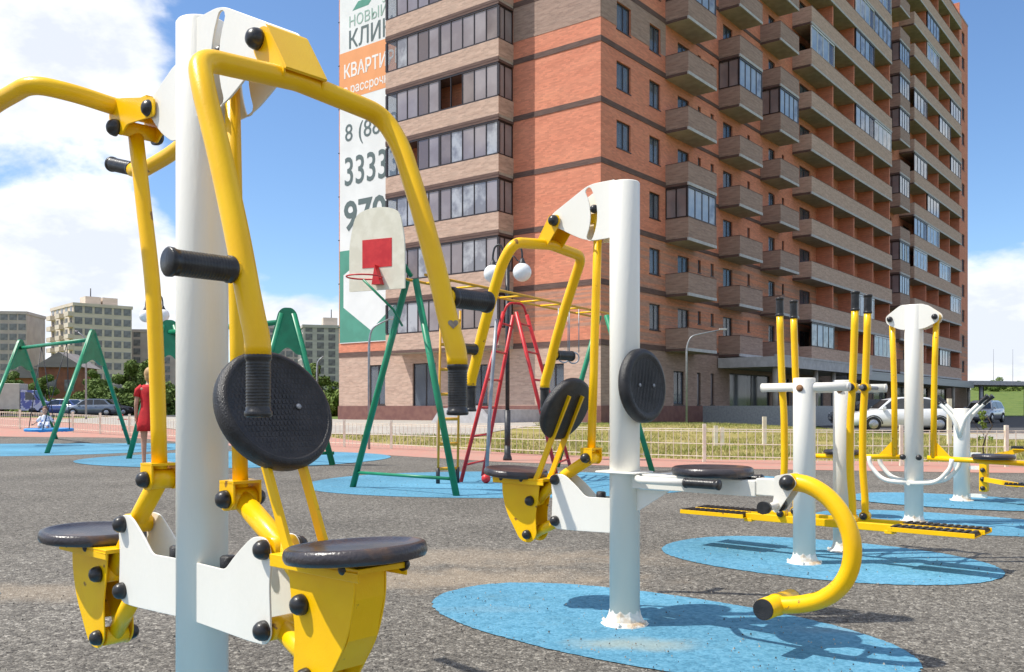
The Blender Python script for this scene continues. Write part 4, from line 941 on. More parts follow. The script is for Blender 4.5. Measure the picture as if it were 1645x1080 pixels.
def street(loc, H, arm, lab, name='street_lamp', r=.05):
    t = thing(name, lab, 'street lamp', (loc[0], loc[1], gz(*loc)))
    m = MB(); m.tube(fillet([(0, 0, 0), (0, 0, H*.82), (arm*.12, 0, H*.93), (arm, 0, H)], .5), r, 12, r1=r*.6); m.build('pole', grm, t)
    m = MB(); m.box(arm*.92, arm*1.12, -.09, .09, H-.03, H+.05); m.build('lamp_head', slabe, t)
street(G(1103, 686, .1), 4.6, 1.75, 'curved grey street lamp leaning right, on the lawn by the tower')
street((-3.60, 23.04), 3.3, .55, 'thin pale hooked pole behind the green hoop legs', 'hooked_pole', .032)
street((-27, 58), 5.6, -.6, 'far street lamp rising behind the green swing gusset', r=.06)
street((-13.2, 62), 4.2, .4, 'grey pole standing among bushes left of the tower', r=.08)
# small red spring toy base on the pink path
t = thing('red_spring_stand', 'small red stand with a thin post on the pink path', 'stand', (-14.3, 33.6, .0))
m = MB(); m.lathe([(.26, 0), (.24, .05), (.1, .09), (.03, .12)], seg=20); m.build('base', redp, t); m = MB(); m.tube([(0, 0, .1), (0, 0, .8)], .025, 8); m.tube([(-.18, 0, .62), (.18, 0, .62)], .018, 6); m.build('stem', redp, t)

# ------------------------------------------------------------------ mesh fence along the path
fl = [(-30, 42.5), (-19.2, 34.9), (-16.14, 32.9), (-12.4, 30.26), (-8.0, 26.6), (-3.49, 23.5), (.1, 20.1), (3.19, 17.75), (6.0, 16.6), (8.85, 16.1), (13, 15.6), (18, 15.4)]
L_ = [0]
for a, b in zip(fl, fl[1:]): L_.append(L_[-1]+math.dist(a, b))
def fpt(d):
    for i in range(len(fl)-1):
        if d <= L_[i+1]: q = (d-L_[i])/(L_[i+1]-L_[i]); return Vector((fl[i][0]+(fl[i+1][0]-fl[i][0])*q, fl[i][1]+(fl[i+1][1]-fl[i][1])*q, 0))
    return Vector((*fl[-1], 0))
fe = thing('lattice_fence', 'low cream welded mesh fence running along the pink path', 'fence', (0, 0, 0))
step = 1.75; d = 0.
pm = MB(); pm.box(-.03, .03, -.03, .03, 0, .74); pme = pm.mesh('post', fencem)
while d < L_[-1]-step:
    a, b = fpt(d), fpt(d+step); a.z = gz(a.x, a.y); b.z = gz(b.x, b.y); ob('post', pme, fe, loc=a)
    m = MB(); up = Vector((0, 0, 1))
    for z in (.12, .36, .60, .64): m.bar([a+up*z, b+up*z], .015, .015, side=(0, 0, 1))
    for i in range(1, 11): p = a.lerp(b, i/11); m.bar([p+up*.05, p+up*.65], .011, .011, side=(1, 0, 0))
    tag(m.build('mesh_panel', fencem, fe), kind='stuff'); d += step
for i, (px, h) in enumerate(((1003, .9), (1150, .55), (1160, .5), (1228, .8), (1525, 1.3))):
    q = G(px, 716, 0); t = thing('marker_post', ['cream post behind the fence, leftmost of a row of five', 'shorter cream stake just left of another on the lawn', 'second short cream stake on the lawn beyond fence', 'cream wooden post beyond the fence by the foot board walker', 'tall cream post between the white car and the V handles'][i], 'post', (q[0], q[1]-.0, 0))
    m = MB(); m.box(-.05, .05, -.05, .05, 0, h); m.build('stake', fencem, t)

# ------------------------------------------------------------------ cars
carw = mat('white_car_paint', (.74, .75, .76), .25, coat=.6, col2=(.68, .69, .70), nscale=2); cars_ = mat('silver_car_paint', (.42, .44, .47), .28, metal=.5, coat=.6, col2=(.36, .38, .41), nscale=2)
card = mat('dark_car_paint', (.02, .022, .03), .25, coat=.6, col2=(.03, .03, .04), nscale=2); carb = mat('blue_car_paint', (.03, .07, .25), .25, coat=.6, col2=(.03, .06, .2), nscale=2)
carg = mat('grey_blue_car_paint', (.20, .24, .30), .28, metal=.4, coat=.5, col2=(.16, .2, .26), nscale=2)
cgl = mat('car_glass', (.012, .015, .018), .06, spec=.9, col2=(.03, .035, .04), nscale=2); tyr = mat('tyre', (.012, .012, .012), .8, col2=(.02, .02, .02), nscale=30); rim = mat('wheel_rim', (.45, .46, .48), .3, metal=.8, col2=(.35, .36, .38), nscale=20)
lam = mat('red_tail_lamp', (.45, .01, .01), .2, coat=.5, col2=(.3, .01, .01), nscale=20); hlm = mat('clear_head_lamp', (.62, .65, .68), .12, coat=.6, col2=(.4, .42, .45), nscale=20); plt_ = mat('number_plate', (.72, .72, .70), .5, col2=(.6, .6, .6), nscale=5)
def car(loc, rz, paint, lab, name='parked_car', hatch=False, group='cars parked around the play area', L=4.4):
    t = thing(name, lab, 'car', (loc[0], loc[1], gz(*loc)+.04), rz, group); k = L/4.4
    # body cross-sections: x, half width, z bottom, z belt, z shoulder top
    S = [(-2.20, .62, .38, .66, .70), (-2.14, .78, .26, .80, .86), (-1.85, .85, .22, .90, .97), (-1.3, .88, .20, .93, 1.0), (-.4, .89, .20, .92, .97), (.6, .89, .20, .90, .96), (1.05, .88, .20, .88, .93), (1.7, .85, .21, .80, .84), (2.05, .78, .24, .70, .74), (2.18, .60, .34, .58, .62)]
    if hatch: S[0] = (-2.05, .66, .36, .80, .86); S[1] = (-2.02, .8, .26, .88, .95)
    m = MB(); vs = []; fs = []; n = 10
    for x, w_, zb, zm, zt in S:
        vs += [(x*k, a*w_, z) for a, z in ((-.82, zb), (-.98, zb+.10), (-1, (zb+zm)/2), (-.97, zm), (-.86, zt), (.86, zt), (.97, zm), (1, (zb+zm)/2), (.98, zb+.10), (.82, zb))]
    for i in range(len(S)-1):
        for j in range(n): fs.append([i*n+j, i*n+(j+1) % n, (i+1)*n+(j+1) % n, (i+1)*n+j])
    fs += [list(range(n))[::-1], [(len(S)-1)*n+j for j in range(n)]]; m.add(vs, fs, True)
    b = m.build('body', paint, t)
    cb = [(-1.72, .93), (-1.15, 1.40), (-.75, 1.46), (.15, 1.46), (.62, 1.36), (1.15, .92)] if not hatch else [(-2.0, .92), (-1.80, 1.38), (-1.2, 1.50), (.15, 1.50), (.60, 1.40), (1.12, .92)]
    m = MB(); vs = []
    for x, z in cb:
        q = (z-.92)/.54; w_ = .82-.19*q; vs += [(x*k, -w_, z), (x*k, w_, z)]
    nn = len(cb); fs = [[2*i, 2*i+2, 2*i+3, 2*i+1] for i in range(nn-1)]+[[2*i for i in range(nn)], [2*i+1 for i in range(nn)][::-1]]; m.add(vs, fs, False); m.build('roof', paint, t, bevel=.03)
    def side(poly, s, off=.012):
        mm = MB(); pts = []
        for x, z in poly: w_ = .82-.19*((z-.92)/.54)+off; pts.append(Vector((x*k, s*w_, z)))
        mm.add(pts+[p-Vector((0, s*.02, 0)) for p in pts], [list(range(len(pts))), list(range(len(pts), 2*len(pts)))[::-1]]+[[i, (i+1) % len(pts), len(pts)+(i+1) % len(pts), len(pts)+i] for i in range(len(pts))]); mm.build('side_window', cgl, t)
    fx = -1.52 if not hatch else -1.86
    for s in (-1, 1):
        side([(-.30, .96), (-.30, 1.40), (-.70, 1.40), (fx+.42 if not hatch else -1.60, 1.34 if not hatch else 1.36), (fx+.06, .98)], s); side([(-.22, .96), (1.0, .96), (.56, 1.31), (.15, 1.40), (-.22, 1.40)], s)
        m = MB(); m.box(.84*k, 1.0*k, s*.92-.07, s*.92+.07, .93, 1.05); m.build('wing_mirror', paint, t, bevel=.02)
        for zx in (-.26, .55): pass
        m = MB(); m.box(.42*k, .58*k, s*.893-.008, s*.893+.008, .76, .79); m.box(-.55*k, -.40*k, s*.893-.008, s*.893+.008, .76, .79); m.build('door_handle', dkm, t)
    def glassquad(p, name):
        mm = MB(); c = [Vector(q) for q in p]; nr = (c[1]-c[0]).cross(c[2]-c[0]).normalized()*.012; nr = nr if nr.z > 0 else -nr
        mm.add([q+nr for q in c]+[q for q in c], [[0, 1, 2, 3], [7, 6, 5, 4], [0, 4, 5, 1], [1, 5, 6, 2], [2, 6, 7, 3], [3, 7, 4, 0]]); mm.build(name, cgl, t)
    glassquad([(1.10*k, -.74, .965), (1.10*k, .74, .965), (.66*k, .60, 1.335), (.66*k, -.60, 1.335)], 'windscreen')
    bx0, bz0 = (cb[0][0], cb[0][1]); bx1, bz1 = cb[1]
    glassquad([((bx0+(bx1-bx0)*.12)*k, -.72, bz0+(bz1-bz0)*.12), ((bx0+(bx1-bx0)*.12)*k, .72, bz0+(bz1-bz0)*.12), ((bx0+(bx1-bx0)*.9)*k, .60, bz0+(bz1-bz0)*.9), ((bx0+(bx1-bx0)*.9)*k, -.60, bz0+(bz1-bz0)*.9)], 'rear_window')
    for x in (-1.33, 1.33):
        for s in (-1, 1):
            m = MB(); m.lathe([(0, -.1), (.27, -.1), (.31, -.08), (.315, 0), (.31, .08), (.27, .1), (.2, .095), (0, .09)], o=(x*k, s*.80, .31), axis=(0, s, 0), seg=24); w_ = m.build('tyre', tyr, t)
            m = MB(); m.lathe([(0, .105), (.05, .112), (.19, .10), (.20, .09), (.20, .085)], o=(x*k, s*.80, .31), axis=(0, s, 0), seg=16); m.build('rim', rim, w_)
            m = MB(); m.tube([Vector((x*k+.36*math.cos(a*math.pi/10), s*.885, .31+.36*math.sin(a*math.pi/10))) for a in range(11)], .022, 6); m.build('wheel_arch', dkm, t)
    for s in (-1, 1):
        m = MB(); m.box(2.0*k, 2.15*k, s*.58-.14, s*.58+.14, .60, .72); m.build('headlight', hlm, t, bevel=.03)
        xx = -2.17 if not hatch else -2.06; m = MB(); m.box(xx*k, (xx+.10)*k, s*.62-.13, s*.62+.13, .70, .86); m.build('tail_light', lam, t, bevel=.02)
    xx = -2.21 if not hatch else -2.09
    m = MB(); m.box(xx*k, (xx+.02)*k, -.26, .26, .50, .61); m.build('number_plate', plt_, t); m = MB(); m.box(2.17*k, 2.20*k, -.26, .26, .40, .50); m.build('number_plate', plt_, t)
    m = MB(); m.box(-2.0*k, 2.0*k, -.74, .74, .16, .23); m.build('underbody', dkm, t)
    return t
car(((1447-CX)/F*39.5, 39.5), R(172), carw, 'white saloon car seen side on behind the yellow swing arms')
car(((1580-CX)/F*62, 62), R(228), cars_, 'silver car parked further right near the grey canopy', hatch=True)
car(((1400-CX)/F*50, 50), R(172), card, 'dark car half hidden just behind the white saloon')
car(((148-CX)/F*79, 79), R(192), carg, 'grey blue car parked right of the green swing leg, behind the fence')
car(((100-CX)/F*82, 82), R(172), carb, 'blue car parked next to the mural van')
car(((176-CX)/F*86, 86), R(15), card, 'dark car at the right end of the parked row', hatch=True)
car(((124-CX)/F*88, 88), R(5), cars_, 'silver car in the middle of the far parked row', hatch=True)
car(((538-CX)/F*88, 88), R(160), carw, 'small white car at the left foot of the tower', hatch=True)
# van with a mural
vn = thing('mural_van', 'pale box van with a blue and white mural at far left', 'van', ((28-CX)/F*82, 82, gz(-44, 82)+.04), R(8))
m = MB(); m.box(-2.6, .55, -1.0, 1.0, .55, 2.85); m.build('cargo_box', mat('pale_van_paint', (.62, .58, .50), .5, col2=(.55, .51, .44), nscale=2), vn, bevel=.04)
m = MB(); m.prism(rnd([(.6, .45), (2.35, .45), (2.4, 1.2), (2.1, 1.35), (1.55, 2.25), (.6, 2.3)], .08), lambda a, b, h: Vector((a, h, b)), -.95, .95); m.build('cab', mat('mural_paint', (.55, .58, .75), .4, col2=(.10, .13, .42), nscale=2.6, ncon=(.48, .52), coat=.3), vn)
for s in (-1, 1): m = MB(); m.prism([(1.0, 1.4), (1.95, 1.4), (1.5, 2.05), (1.0, 2.1)], lambda a, b, h: Vector((a, h, b)), s*.955-.01, s*.955+.01); m.build('side_window', cgl, vn)
m = MB(); m.add([(2.13, -.8, 1.42), (2.13, .8, 1.42), (1.62, .8, 2.2), (1.62, -.8, 2.2)], [[0, 1, 2, 3]]); m.build('windscreen', cgl, vn)
for x in (-1.8, 1.6):
    for s in (-1, 1): m = MB(); m.lathe([(0, -.1), (.34, -.1), (.38, 0), (.34, .1), (0, .1)], o=(x, s*.85, .38), axis=(0, s, 0), seg=20); m.build('tyre', tyr, vn)

# ------------------------------------------------------------------ far buildings
tan = mat('tan_panel_wall', (.68, .58, .48), .9, col2=(.60, .51, .42), nscale=.5, stretch=(.6, .6, 2.4), bump=.2, bscale=3)
gryp = mat('grey_panel_wall', (.50, .47, .43), .9, col2=(.43, .40, .37), nscale=.5, stretch=(.6, .6, 2.4), bump=.2, bscale=3)
pnk = mat('pinkish_panel_wall', (.56, .47, .43), .9, col2=(.49, .40, .37), nscale=.5)
redb = mat('old_red_brick', (.30, .12, .07), .9, col2=(.22, .09, .06), nscale=1.5); roofm = mat('weathered_roof', (.30, .27, .25), .8, col2=(.22, .19, .18), nscale=.8, stretch=(.3, 3, 1))
fgl = mat('far_window_glass', (.13, .13, .14), .2, col2=(.24, .24, .25), nscale=.8)
def block(px, Y, W_, D_, H, ry, nf, nw, nd, wm, lab, z0=0., roofbox=True, balc=False, wm2=None):
    x = (px-CX)/F*Y; t = thing('panel_apartment_block', lab, 'apartment building', (x, Y, gz(x, Y)-1+z0), ry, 'panel blocks behind the left side')
    z1 = H; m = MB(); m.box(0, W_, 0, D_, 0, z1); m.build('wall', wm, t); m = MB(); m.box(-.2, W_+.2, -.2, D_+.2, z1, z1+.7); m.build('parapet', wm, t)
    fh = H/nf; wmesh = MB(); wmesh.box(0, 1.6, -.05, .05, 0, 1.5); wme = wmesh.mesh('window', fgl); w2 = MB(); w2.box(-.05, .05, 0, 1.6, 0, 1.5); w2e = w2.mesh('window', fgl)
    sm_ = MB(); sm_.box(0, W_, -.03, -.005, -.06, .06); se = sm_.mesh('panel_joint', gryp)
    for k in range(nf):
        if k: ob('panel_joint', se, t, loc=(0, 0, fh*k))
        for i in range(nw): ob('window', wme, t, loc=(W_*(i+.5)/nw-.8, 0, fh*k+1.0))
        for i in range(nd): ob('window', w2e, t, loc=(0, D_*(i+.5)/nd-.8, fh*k+1.0))
        if balc:
            for i in range(0, nd, 2): b = MB(); b.box(-1.1, 0, D_*(i+.5)/nd-1.6, D_*(i+.5)/nd+1.6, fh*k+.2, fh*k+1.2); b.build('balcony', tan, t)
    if roofbox:
        for q in (.32, .62): m = MB(); m.box(W_*q, W_*q+3.4, D_*.3, D_*.3+4, z1+.7, z1+2.9); m.build('roof_house', tan, t)
        m = MB(); m.tube([(W_*.45, D_*.4, z1), (W_*.45, D_*.4, z1+5)], .12, 6); m.build('antenna', dkm, t)
    return t
block(118, 205, 12.8, 17.0, 20.2, R(42), 8, 6, 5, tan, 'tall tan panel block with roof boxes, left of the lamp globes', balc=True)
block(-30, 215, 10.0, 12, 19.0, R(8), 8, 5, 3, pnk, 'pale block cut by the left picture edge', roofbox=False)
block(208, 222, 14, 12, 15.0, R(5), 7, 4, 3, pnk, 'low pinkish block just right of the tan block', roofbox=False)
block(487, 215, 16, 14, 15.8, R(18), 8, 6, 4, gryp, 'grey panel block between the round backrest and the tower')
block(420, 235, 10, 14, 16.5, R(10), 8, 5, 4, pnk, 'dull pink block mostly hidden behind the round backrest', roofbox=False)
ch = thing('brick_house', 'low dark brick house with grey pitched roof below the panel blocks', 'house', ((62-CX)/F*118, 118, gz(-61, 118)+.2), R(6))
m = MB(); m.box(0, 5.2, 0, 6, 0, 4.6); m.build('wall', redb, ch); m = MB(); m.box(-3.5, 0, .4, 6, 0, 3.2); m.build('side_wall', mat('orange_clay_wall', (.50, .2, .1), .9, col2=(.4, .15, .08), nscale=2), ch)
m = MB(); m.prism([(-.5, 4.6), (5.7, 4.6), (2.6, 6.6)], lambda a, b, h: Vector((a, h, b)), -.4, 6.4); m.prism([(-4.0, 3.2), (.0, 3.2), (-.0, 4.4), (-2.2, 4.6)], lambda a, b, h: Vector((a, h, b)), 0, 6.4); m.build('roof', roofm, ch)
for x in (1.0, 3.2): m = MB(); m.box(x, x+1.2, -.04, .04, 1.5, 3.0); m.build('window', fgl, ch)

# ------------------------------------------------------------------ trees and shrubs
leafA = mat('leaf_green', (.105, .17, .036), .7, spec=.25, col2=(.15, .215, .05), nscale=.9, ncon=(.35, .65), col3=(.065, .11, .026), n3=(.5, .7), n3scale=.5)
leafB = mat('leaf_light_green', (.14, .21, .04), .7, spec=.25, col2=(.20, .26, .06), nscale=.9, ncon=(.35, .65))
def crown_mesh(rx, rz, n, leaf, seed, m_, low=.15):
    rg = random.Random(seed); vs = []; fs = []; cl = []
    for i in range(max(7, int(rx*6))):
        a = rg.random()*2*math.pi; r = rx*math.sqrt(rg.random())*.78; z = rz*(low+(.95-low)*rg.random()); z *= 1-.45*(r/rx)**2; cl.append((r*math.cos(a), r*math.sin(a), z, rx*(.22+.20*rg.random())))
    for i in range(n):
        cx_, cy_, cz_, cr_ = cl[rg.randrange(len(cl))]; d = Vector((rg.gauss(0, 1), rg.gauss(0, 1), rg.gauss(0, 1))).normalized(); q = cr_*(.55+.5*rg.random())
        p = Vector((cx_, cy_, cz_))+Vector((d.x*q, d.y*q, d.z*q*.85)); nrm = (d+Vector((rg.gauss(0, .5), rg.gauss(0, .5), rg.gauss(0, .5)))).normalized(); u = nrm.orthogonal().normalized(); a = rg.random()*6.28; u = (Matrix.Rotation(a, 3, nrm)@u); v = nrm.cross(u); s_ = leaf*(.6+.8*rg.random())
        o = len(vs); vs += [tuple(p-u*s_), tuple(p+v*s_*.55), tuple(p+u*s_), tuple(p-v*s_*.55)]; fs.append([o, o+1, o+2, o+3])
    me = bpy.data.meshes.new('crown'); me.from_pydata(vs, [], fs); me.materials.append(m_); return me
def trunk_mb(h, r, seed, n=5):
    rg = random.Random(seed); m = MB(); pts = [Vector((rg.gauss(0, .03)*i, rg.gauss(0, .03)*i, h*i/4)) for i in range(5)]; m.tube(pts, r, 8, r1=r*.45)
    for i in range(n):
        a = rg.random()*6.28; z = h*(.4+.5*rg.random()); b = Vector((0, 0, z)); m.tube([b, b+Vector((math.cos(a)*h*.22, math.sin(a)*h*.22, h*.2)), b+Vector((math.cos(a)*h*.36, math.sin(a)*h*.36, h*.42))], r*.4, 6, r1=r*.12)
    return m
CR = [crown_mesh(2.2, 4.6, 5200, .17, 3, leafA, .2), crown_mesh(2.4, 3.4, 4600, .17, 5, leafA, .05), crown_mesh(1.7, 1.9, 3000, .15, 8, leafB, .0), crown_mesh(2.6, 2.4, 4600, .17, 9, leafB, .0), crown_mesh(2.0, 2.6, 3600, .16, 12, leafA, .0)]
TR = [trunk_mb(3.0, .16, 1).mesh('trunk', bark), trunk_mb(1.6, .12, 2).mesh('trunk', bark)]
def tree(px, Y, ci, s, lab, cat='tree', name='leafy_tree', zo=0., group=None):
    x = (px-CX)/F*Y; t = thing(name, lab, cat, (x, Y, gz(x, Y)+zo), RT.random()*6, group); t.scale = (s, s, s*(.9+.2*RT.random()))
    ob('trunk', TR[0 if ci == 0 else 1], t); ob('crown', CR[ci], t, loc=(0, 0, .9 if ci == 0 else -.1))
RT = random.Random(5)
tree(208, 92, 0, .95, 'taller dark green tree left of the yellow arm'); tree(233, 97, 0, 1.0, 'dark green tree hidden behind the yellow arm')
tree(186, 96, 4, 1.1, 'rounded green bush at the foot of the tan block', 'shrub', 'leafy_shrub')
tree(505, 88, 0, .92, 'dark green tree between the tower and the green gusset'); tree(527, 80, 3, 1.0, 'light green bush touching the left corner of tower', 'shrub', 'leafy_shrub'); tree(488, 95, 4, 1.2, 'dark bush right of the round backrest', 'shrub', 'leafy_shrub'); tree(545, 95, 1, 1.0, 'green bush peeping out behind the tower corner', 'shrub', 'leafy_shrub')
gsh = 'bushes on the slope behind the parked cars'
ORD = ['first', 'second', 'third', 'fourth', 'fifth', 'sixth', 'seventh', 'eighth', 'ninth', 'tenth', 'eleventh', 'twelfth', 'thirteenth', 'fourteenth', 'fifteenth', 'sixteenth', 'seventeenth', 'eighteenth']
BU = sorted([(-8, 96, 1, .9), (22, 97, 3, .9), (48, 94, 2, 1.0), (72, 93, 2, 1.1), (92, 96, 3, .8), (112, 93, 2, .9), (128, 95, 4, .95), (145, 92, 4, 1.0), (160, 94, 1, .95), (173, 90, 4, .9), (192, 89, 2, 1.1), (214, 88, 4, 1.0), (270, 90, 1, 1.0), (70, 112, 0, .8), (20, 115, 0, .85), (150, 116, 0, .8)])
for i, (px, Y, ci, s) in enumerate(BU):
    far = Y > 100
    tree(px, Y, ci, s, ('taller tree top behind the bushes, ' if far else ('light' if ci in (2, 3) else 'dark')+' green slope bush behind the cars, ')+ORD[i]+' plant from the left edge', 'tree' if far else 'shrub', 'leafy_tree' if far else 'leafy_shrub', group=gsh)
tree(512, 78, 2, 1.1, 'low light green bush at the bottom left of tower corner', 'shrub', 'leafy_shrub')
gfar = 'distant trees on the right horizon'
for i in range(9):
    tree(1566+i*11+RT.random()*4, 330+RT.random()*90, RT.choice((1, 3, 3)), .9+RT.random()*.6, 'small distant horizon tree, '+ORD[i]+' to the right of the tower', group=gfar)
for i, px in enumerate((1596, 1627)):
    x = (px-CX)/F*500; t = thing('lattice_mast', ('left' if i == 0 else 'right')+' one of two thin distant masts on the right horizon', 'mast', (x, 500, gz(x, 500)), 0, 'thin masts on the right horizon'); m = MB(); m.tube([(0, 0, 0), (0, 0, 24)], .14, 5, r1=.06); m.build('mast', dkm, t)
# young sapling by the fence on the right
t = thing('young_sapling', 'thin young sapling on the verge right of the V shaped handles', 'sapling', (9.9, 19.2, 0)); ob('stem', trunk_mb(.9, .02, 4, 3).mesh('stem', bark), t); ob('leaves', crown_mesh(.22, .8, 140, .035, 21, leafB, .3), t, loc=(0, 0, .2))
# grass tufts
rg = random.Random(2); vs = []; fs = []; cnt = 0
pl = [(-20, 37, 60, 37), (0, 22, 8, 36), (3, 17.5, 30, 40), (-12, 27.5, 4, 33)]
def inlawn(x, y):
    # beyond the pink path, short of the road
    for i in range(len(pfar)-1):
        if pfar[i][0] <= x <= pfar[i+1][0]:
            q = (x-pfar[i][0])/(pfar[i+1][0]-pfar[i][0]); yn = pfar[i][1]+(pfar[i+1][1]-pfar[i][1])*q; return yn+.15 < y
    return False
def blade(x, y, h, w_):
    z = gz(x, y); a = rg.random()*3.14; dx, dy = math.cos(a)*w_, math.sin(a)*w_; lx, ly = rg.gauss(0, h*.4), rg.gauss(0, h*.4); o = len(vs)
    vs.extend([(x-dx, y-dy, z), (x+dx, y+dy, z), (x+lx, y+ly, z+h)]); fs.append([o, o+1, o+2])
while cnt < 42000:
    Y = 16+28*rg.random()**1.3; x = (500+1250*rg.random()-CX)/F*Y
    if x < 14 and Y > 31.5 and x < 1: continue
    if x > 15.2 and Y > 29: continue
    if inlawn(x, Y) and noise.noise(Vector((x*.5, Y*.5, 0))) > -.35: blade(x, Y, .035+.07*rg.random(), .006+.008*rg.random()); cnt += 1
me = bpy.data.meshes.new('grass'); me.from_pydata(vs, [], fs); me.materials.append(mat('grass_blade', (.22, .25, .06), .8, spec=.2, col2=(.38, .33, .13), nscale=.6, ncon=(.4, .6))); tag(ob('grass', me), kind='stuff')

# loose crumbs and small stones lying on the rubber
rg = random.Random(9); vs = []; fs = []
for i in range(3200):
    Y = 3.3+11*rg.random()**1.6; x = (1700*rg.random()-20-CX)/F*Y; r = .0025+.0045*rg.random()**2; o = len(vs); a = rg.random()*6.28; z0 = .012
    vs += [(x+r*math.cos(a+k*2.09), Y+r*math.sin(a+k*2.09), z0-.002) for k in range(3)]+[(x, Y, z0+r*1.1)]; fs += [[o, o+1, o+3], [o+1, o+2, o+3], [o+2, o, o+3]]
me = bpy.data.meshes.new('loose_crumbs'); me.from_pydata(vs, [], fs); me.materials.append(mat('crumb', (.05, .045, .04), .9, col2=(.42, .38, .31), nscale=9, ncon=(.45, .6))); tag(ob('loose_crumbs', me), kind='stuff')

# ------------------------------------------------------------------ people
def skin_body(name, joints, edges, mm, parent, sub=2):
    names = list(joints); me = bpy.data.meshes.new(name); me.from_pydata([joints[n][0] for n in names], [(names.index(a), names.index(b)) for a, b in edges], [])
    o = ob(name, me, parent); sk = o.modifiers.new('skin', 'SKIN'); sk.use_smooth_shade = True
    for i, n in enumerate(names):
        r = joints[n][1]; rr = r if isinstance(r, tuple) else (r, r); me.skin_vertices[0].data[i].radius = rr
    me.skin_vertices[0].data[0].use_root = True
    ss = o.modifiers.new('sub', 'SUBSURF'); ss.levels = sub; ss.render_levels = sub; me.materials.append(mm)
    bpy.context.view_layer.update(); m2 = bpy.data.meshes.new_from_object(o.evaluated_get(bpy.context.evaluated_depsgraph_get())); o.modifiers.clear(); o.data = m2
    m2.polygons.foreach_set('use_smooth', [True]*len(m2.polygons)); return o
pw = thing('person', 'woman in a short red dress standing beyond the yellow arm, seen from behind', 'person', (-6.34, 16.0, 0), R(15))
# faces +y (away from the camera), weight on the left leg
J = {'pel': ((0, 0, .92), (.13, .10)), 'ch': ((0, .0, 1.22), (.125, .09)), 'up': ((0, -.01, 1.36), (.14, .08)), 'nk': ((0, 0, 1.46), .05), 'hd': ((0, .02, 1.53), .055),
     'hl': ((-.085, 0, .86), .085), 'kl': ((-.09, .0, .47), .052), 'al': ((-.085, -.03, .09), .033), 'tl': ((-.09, .10, .035), .028), 'hel': ((-.085, -.05, .045), .03),
     'hr': ((.085, 0, .86), .085), 'kr': ((.11, .05, .48), .052), 'ar': ((.12, -.06, .10), .033), 'tr': ((.14, .06, .035), .028), 'her': ((.12, -.09, .05), .03),
     'sl': ((-.175, -.005, 1.38), .048), 'el': ((-.215, -.02, 1.11), .036), 'wl': ((-.22, .03, .88), .026), 'sr': ((.175, -.005, 1.38), .048), 'er': ((.22, .02, 1.12), .036), 'wr': ((.20, .12, .92), .026)}
Ed = [('pel', 'ch'), ('ch', 'up'), ('up', 'nk'), ('nk', 'hd'), ('pel', 'hl'), ('hl', 'kl'), ('kl', 'al'), ('al', 'tl'), ('al', 'hel'), ('pel', 'hr'), ('hr', 'kr'), ('kr', 'ar'), ('ar', 'tr'), ('ar', 'her'), ('up', 'sl'), ('sl', 'el'), ('el', 'wl'), ('up', 'sr'), ('sr', 'er'), ('er', 'wr')]
def hand(J, Ed, w_, dirv, side, s=1., tag_=''):
    w0 = Vector(J[w_][0]); d = Vector(dirv).normalized(); side = Vector(side).normalized(); n = d.cross(side)
    J['pm'+tag_] = (tuple(w0+d*.05*s), (.030*s, .016*s)); Ed.append((w_, 'pm'+tag_))
    for i, (o_, l) in enumerate(((-.026, .062), (-.009, .075), (.009, .070), (.025, .055))):
        a = w0+d*.085*s+side*o_*s; J[f'k{i}'+tag_] = (tuple(a), .0095*s); J[f'm{i}'+tag_] = (tuple(a+d*l*.55*s+n*.006), .008*s); J[f't{i}'+tag_] = (tuple(a+d*l*s+n*.018*s), .0065*s)
        Ed += [('pm'+tag_, f'k{i}'+tag_), (f'k{i}'+tag_, f'm{i}'+tag_), (f'm{i}'+tag_, f't{i}'+tag_)]
    a = w0+d*.03*s-side*.03*s; J['th1'+tag_] = (tuple(a), .010*s); J['th2'+tag_] = (tuple(a+d*.035*s-side*.018*s+n*.01), .0085*s); Ed += [(w_, 'th1'+tag_), ('th1'+tag_, 'th2'+tag_)]
hand(J, Ed, 'wl', (0, .15, -1), (0, 1, 0), tag_='L'); hand(J, Ed, 'wr', (0, .3, -1), (0, 1, 0), tag_='R')
body = skin_body('body', J, Ed, skin, pw)
def head(par, c, s, hm, long=False, face=1):
    c = Vector(c); m = MB(); m.ball(c, .1*s, 24, 16, (.78, .95, 1.16)); m.ball(c+Vector((0, .055*face*s, -.055*s)), .055*s, 16, 10, (.85, .85, .9)); m.lathe([(.0, .0), (.013*s, .008*s), (.007*s, .03*s), (0, .034*s)], o=c+Vector((0, .085*face*s, -.028*s)), axis=(0, .35*face, 1), seg=10)
    for k in (-1, 1): m.ball(c+Vector((k*.078*s, 0, -.01*s)), .022*s, 10, 8, (.4, .8, 1.2))
    m.build('head', skin, par)
    for k in (-1, 1): e = MB(); e.ball(c+Vector((k*.03*s, .088*face*s, .005*s)), .010*s, 10, 6); e.build('eye', cap, par)
    e = MB(); e.ball(c+Vector((0, .098*face*s, -.065*s)), .014*s, 10, 6, (1.4, .5, .35)); e.build('mouth', mat('lip', (.42, .12, .1), .5) if 'lip' not in MATS else MATS['lip'], par)
    h = MB(); h.ball(c+Vector((0, -.018*face*s, .022*s)), .108*s, 24, 14, (.84, .93, 1.1)); h.ball(c+Vector((0, -.05*face*s, -.035*s)), .085*s, 18, 12, (.9, .75, 1.15))
    if long: h.tube([c+Vector((0, -.085*face*s, .04*s)), c+Vector((0, -.13*face*s, -.03*s)), c+Vector((0, -.12*face*s, -.20*s))], .035*s, 10, r1=.012*s)
    h.build('hair', hm, par)
head(pw, (0, .025, 1.62), 1.0, hairy)
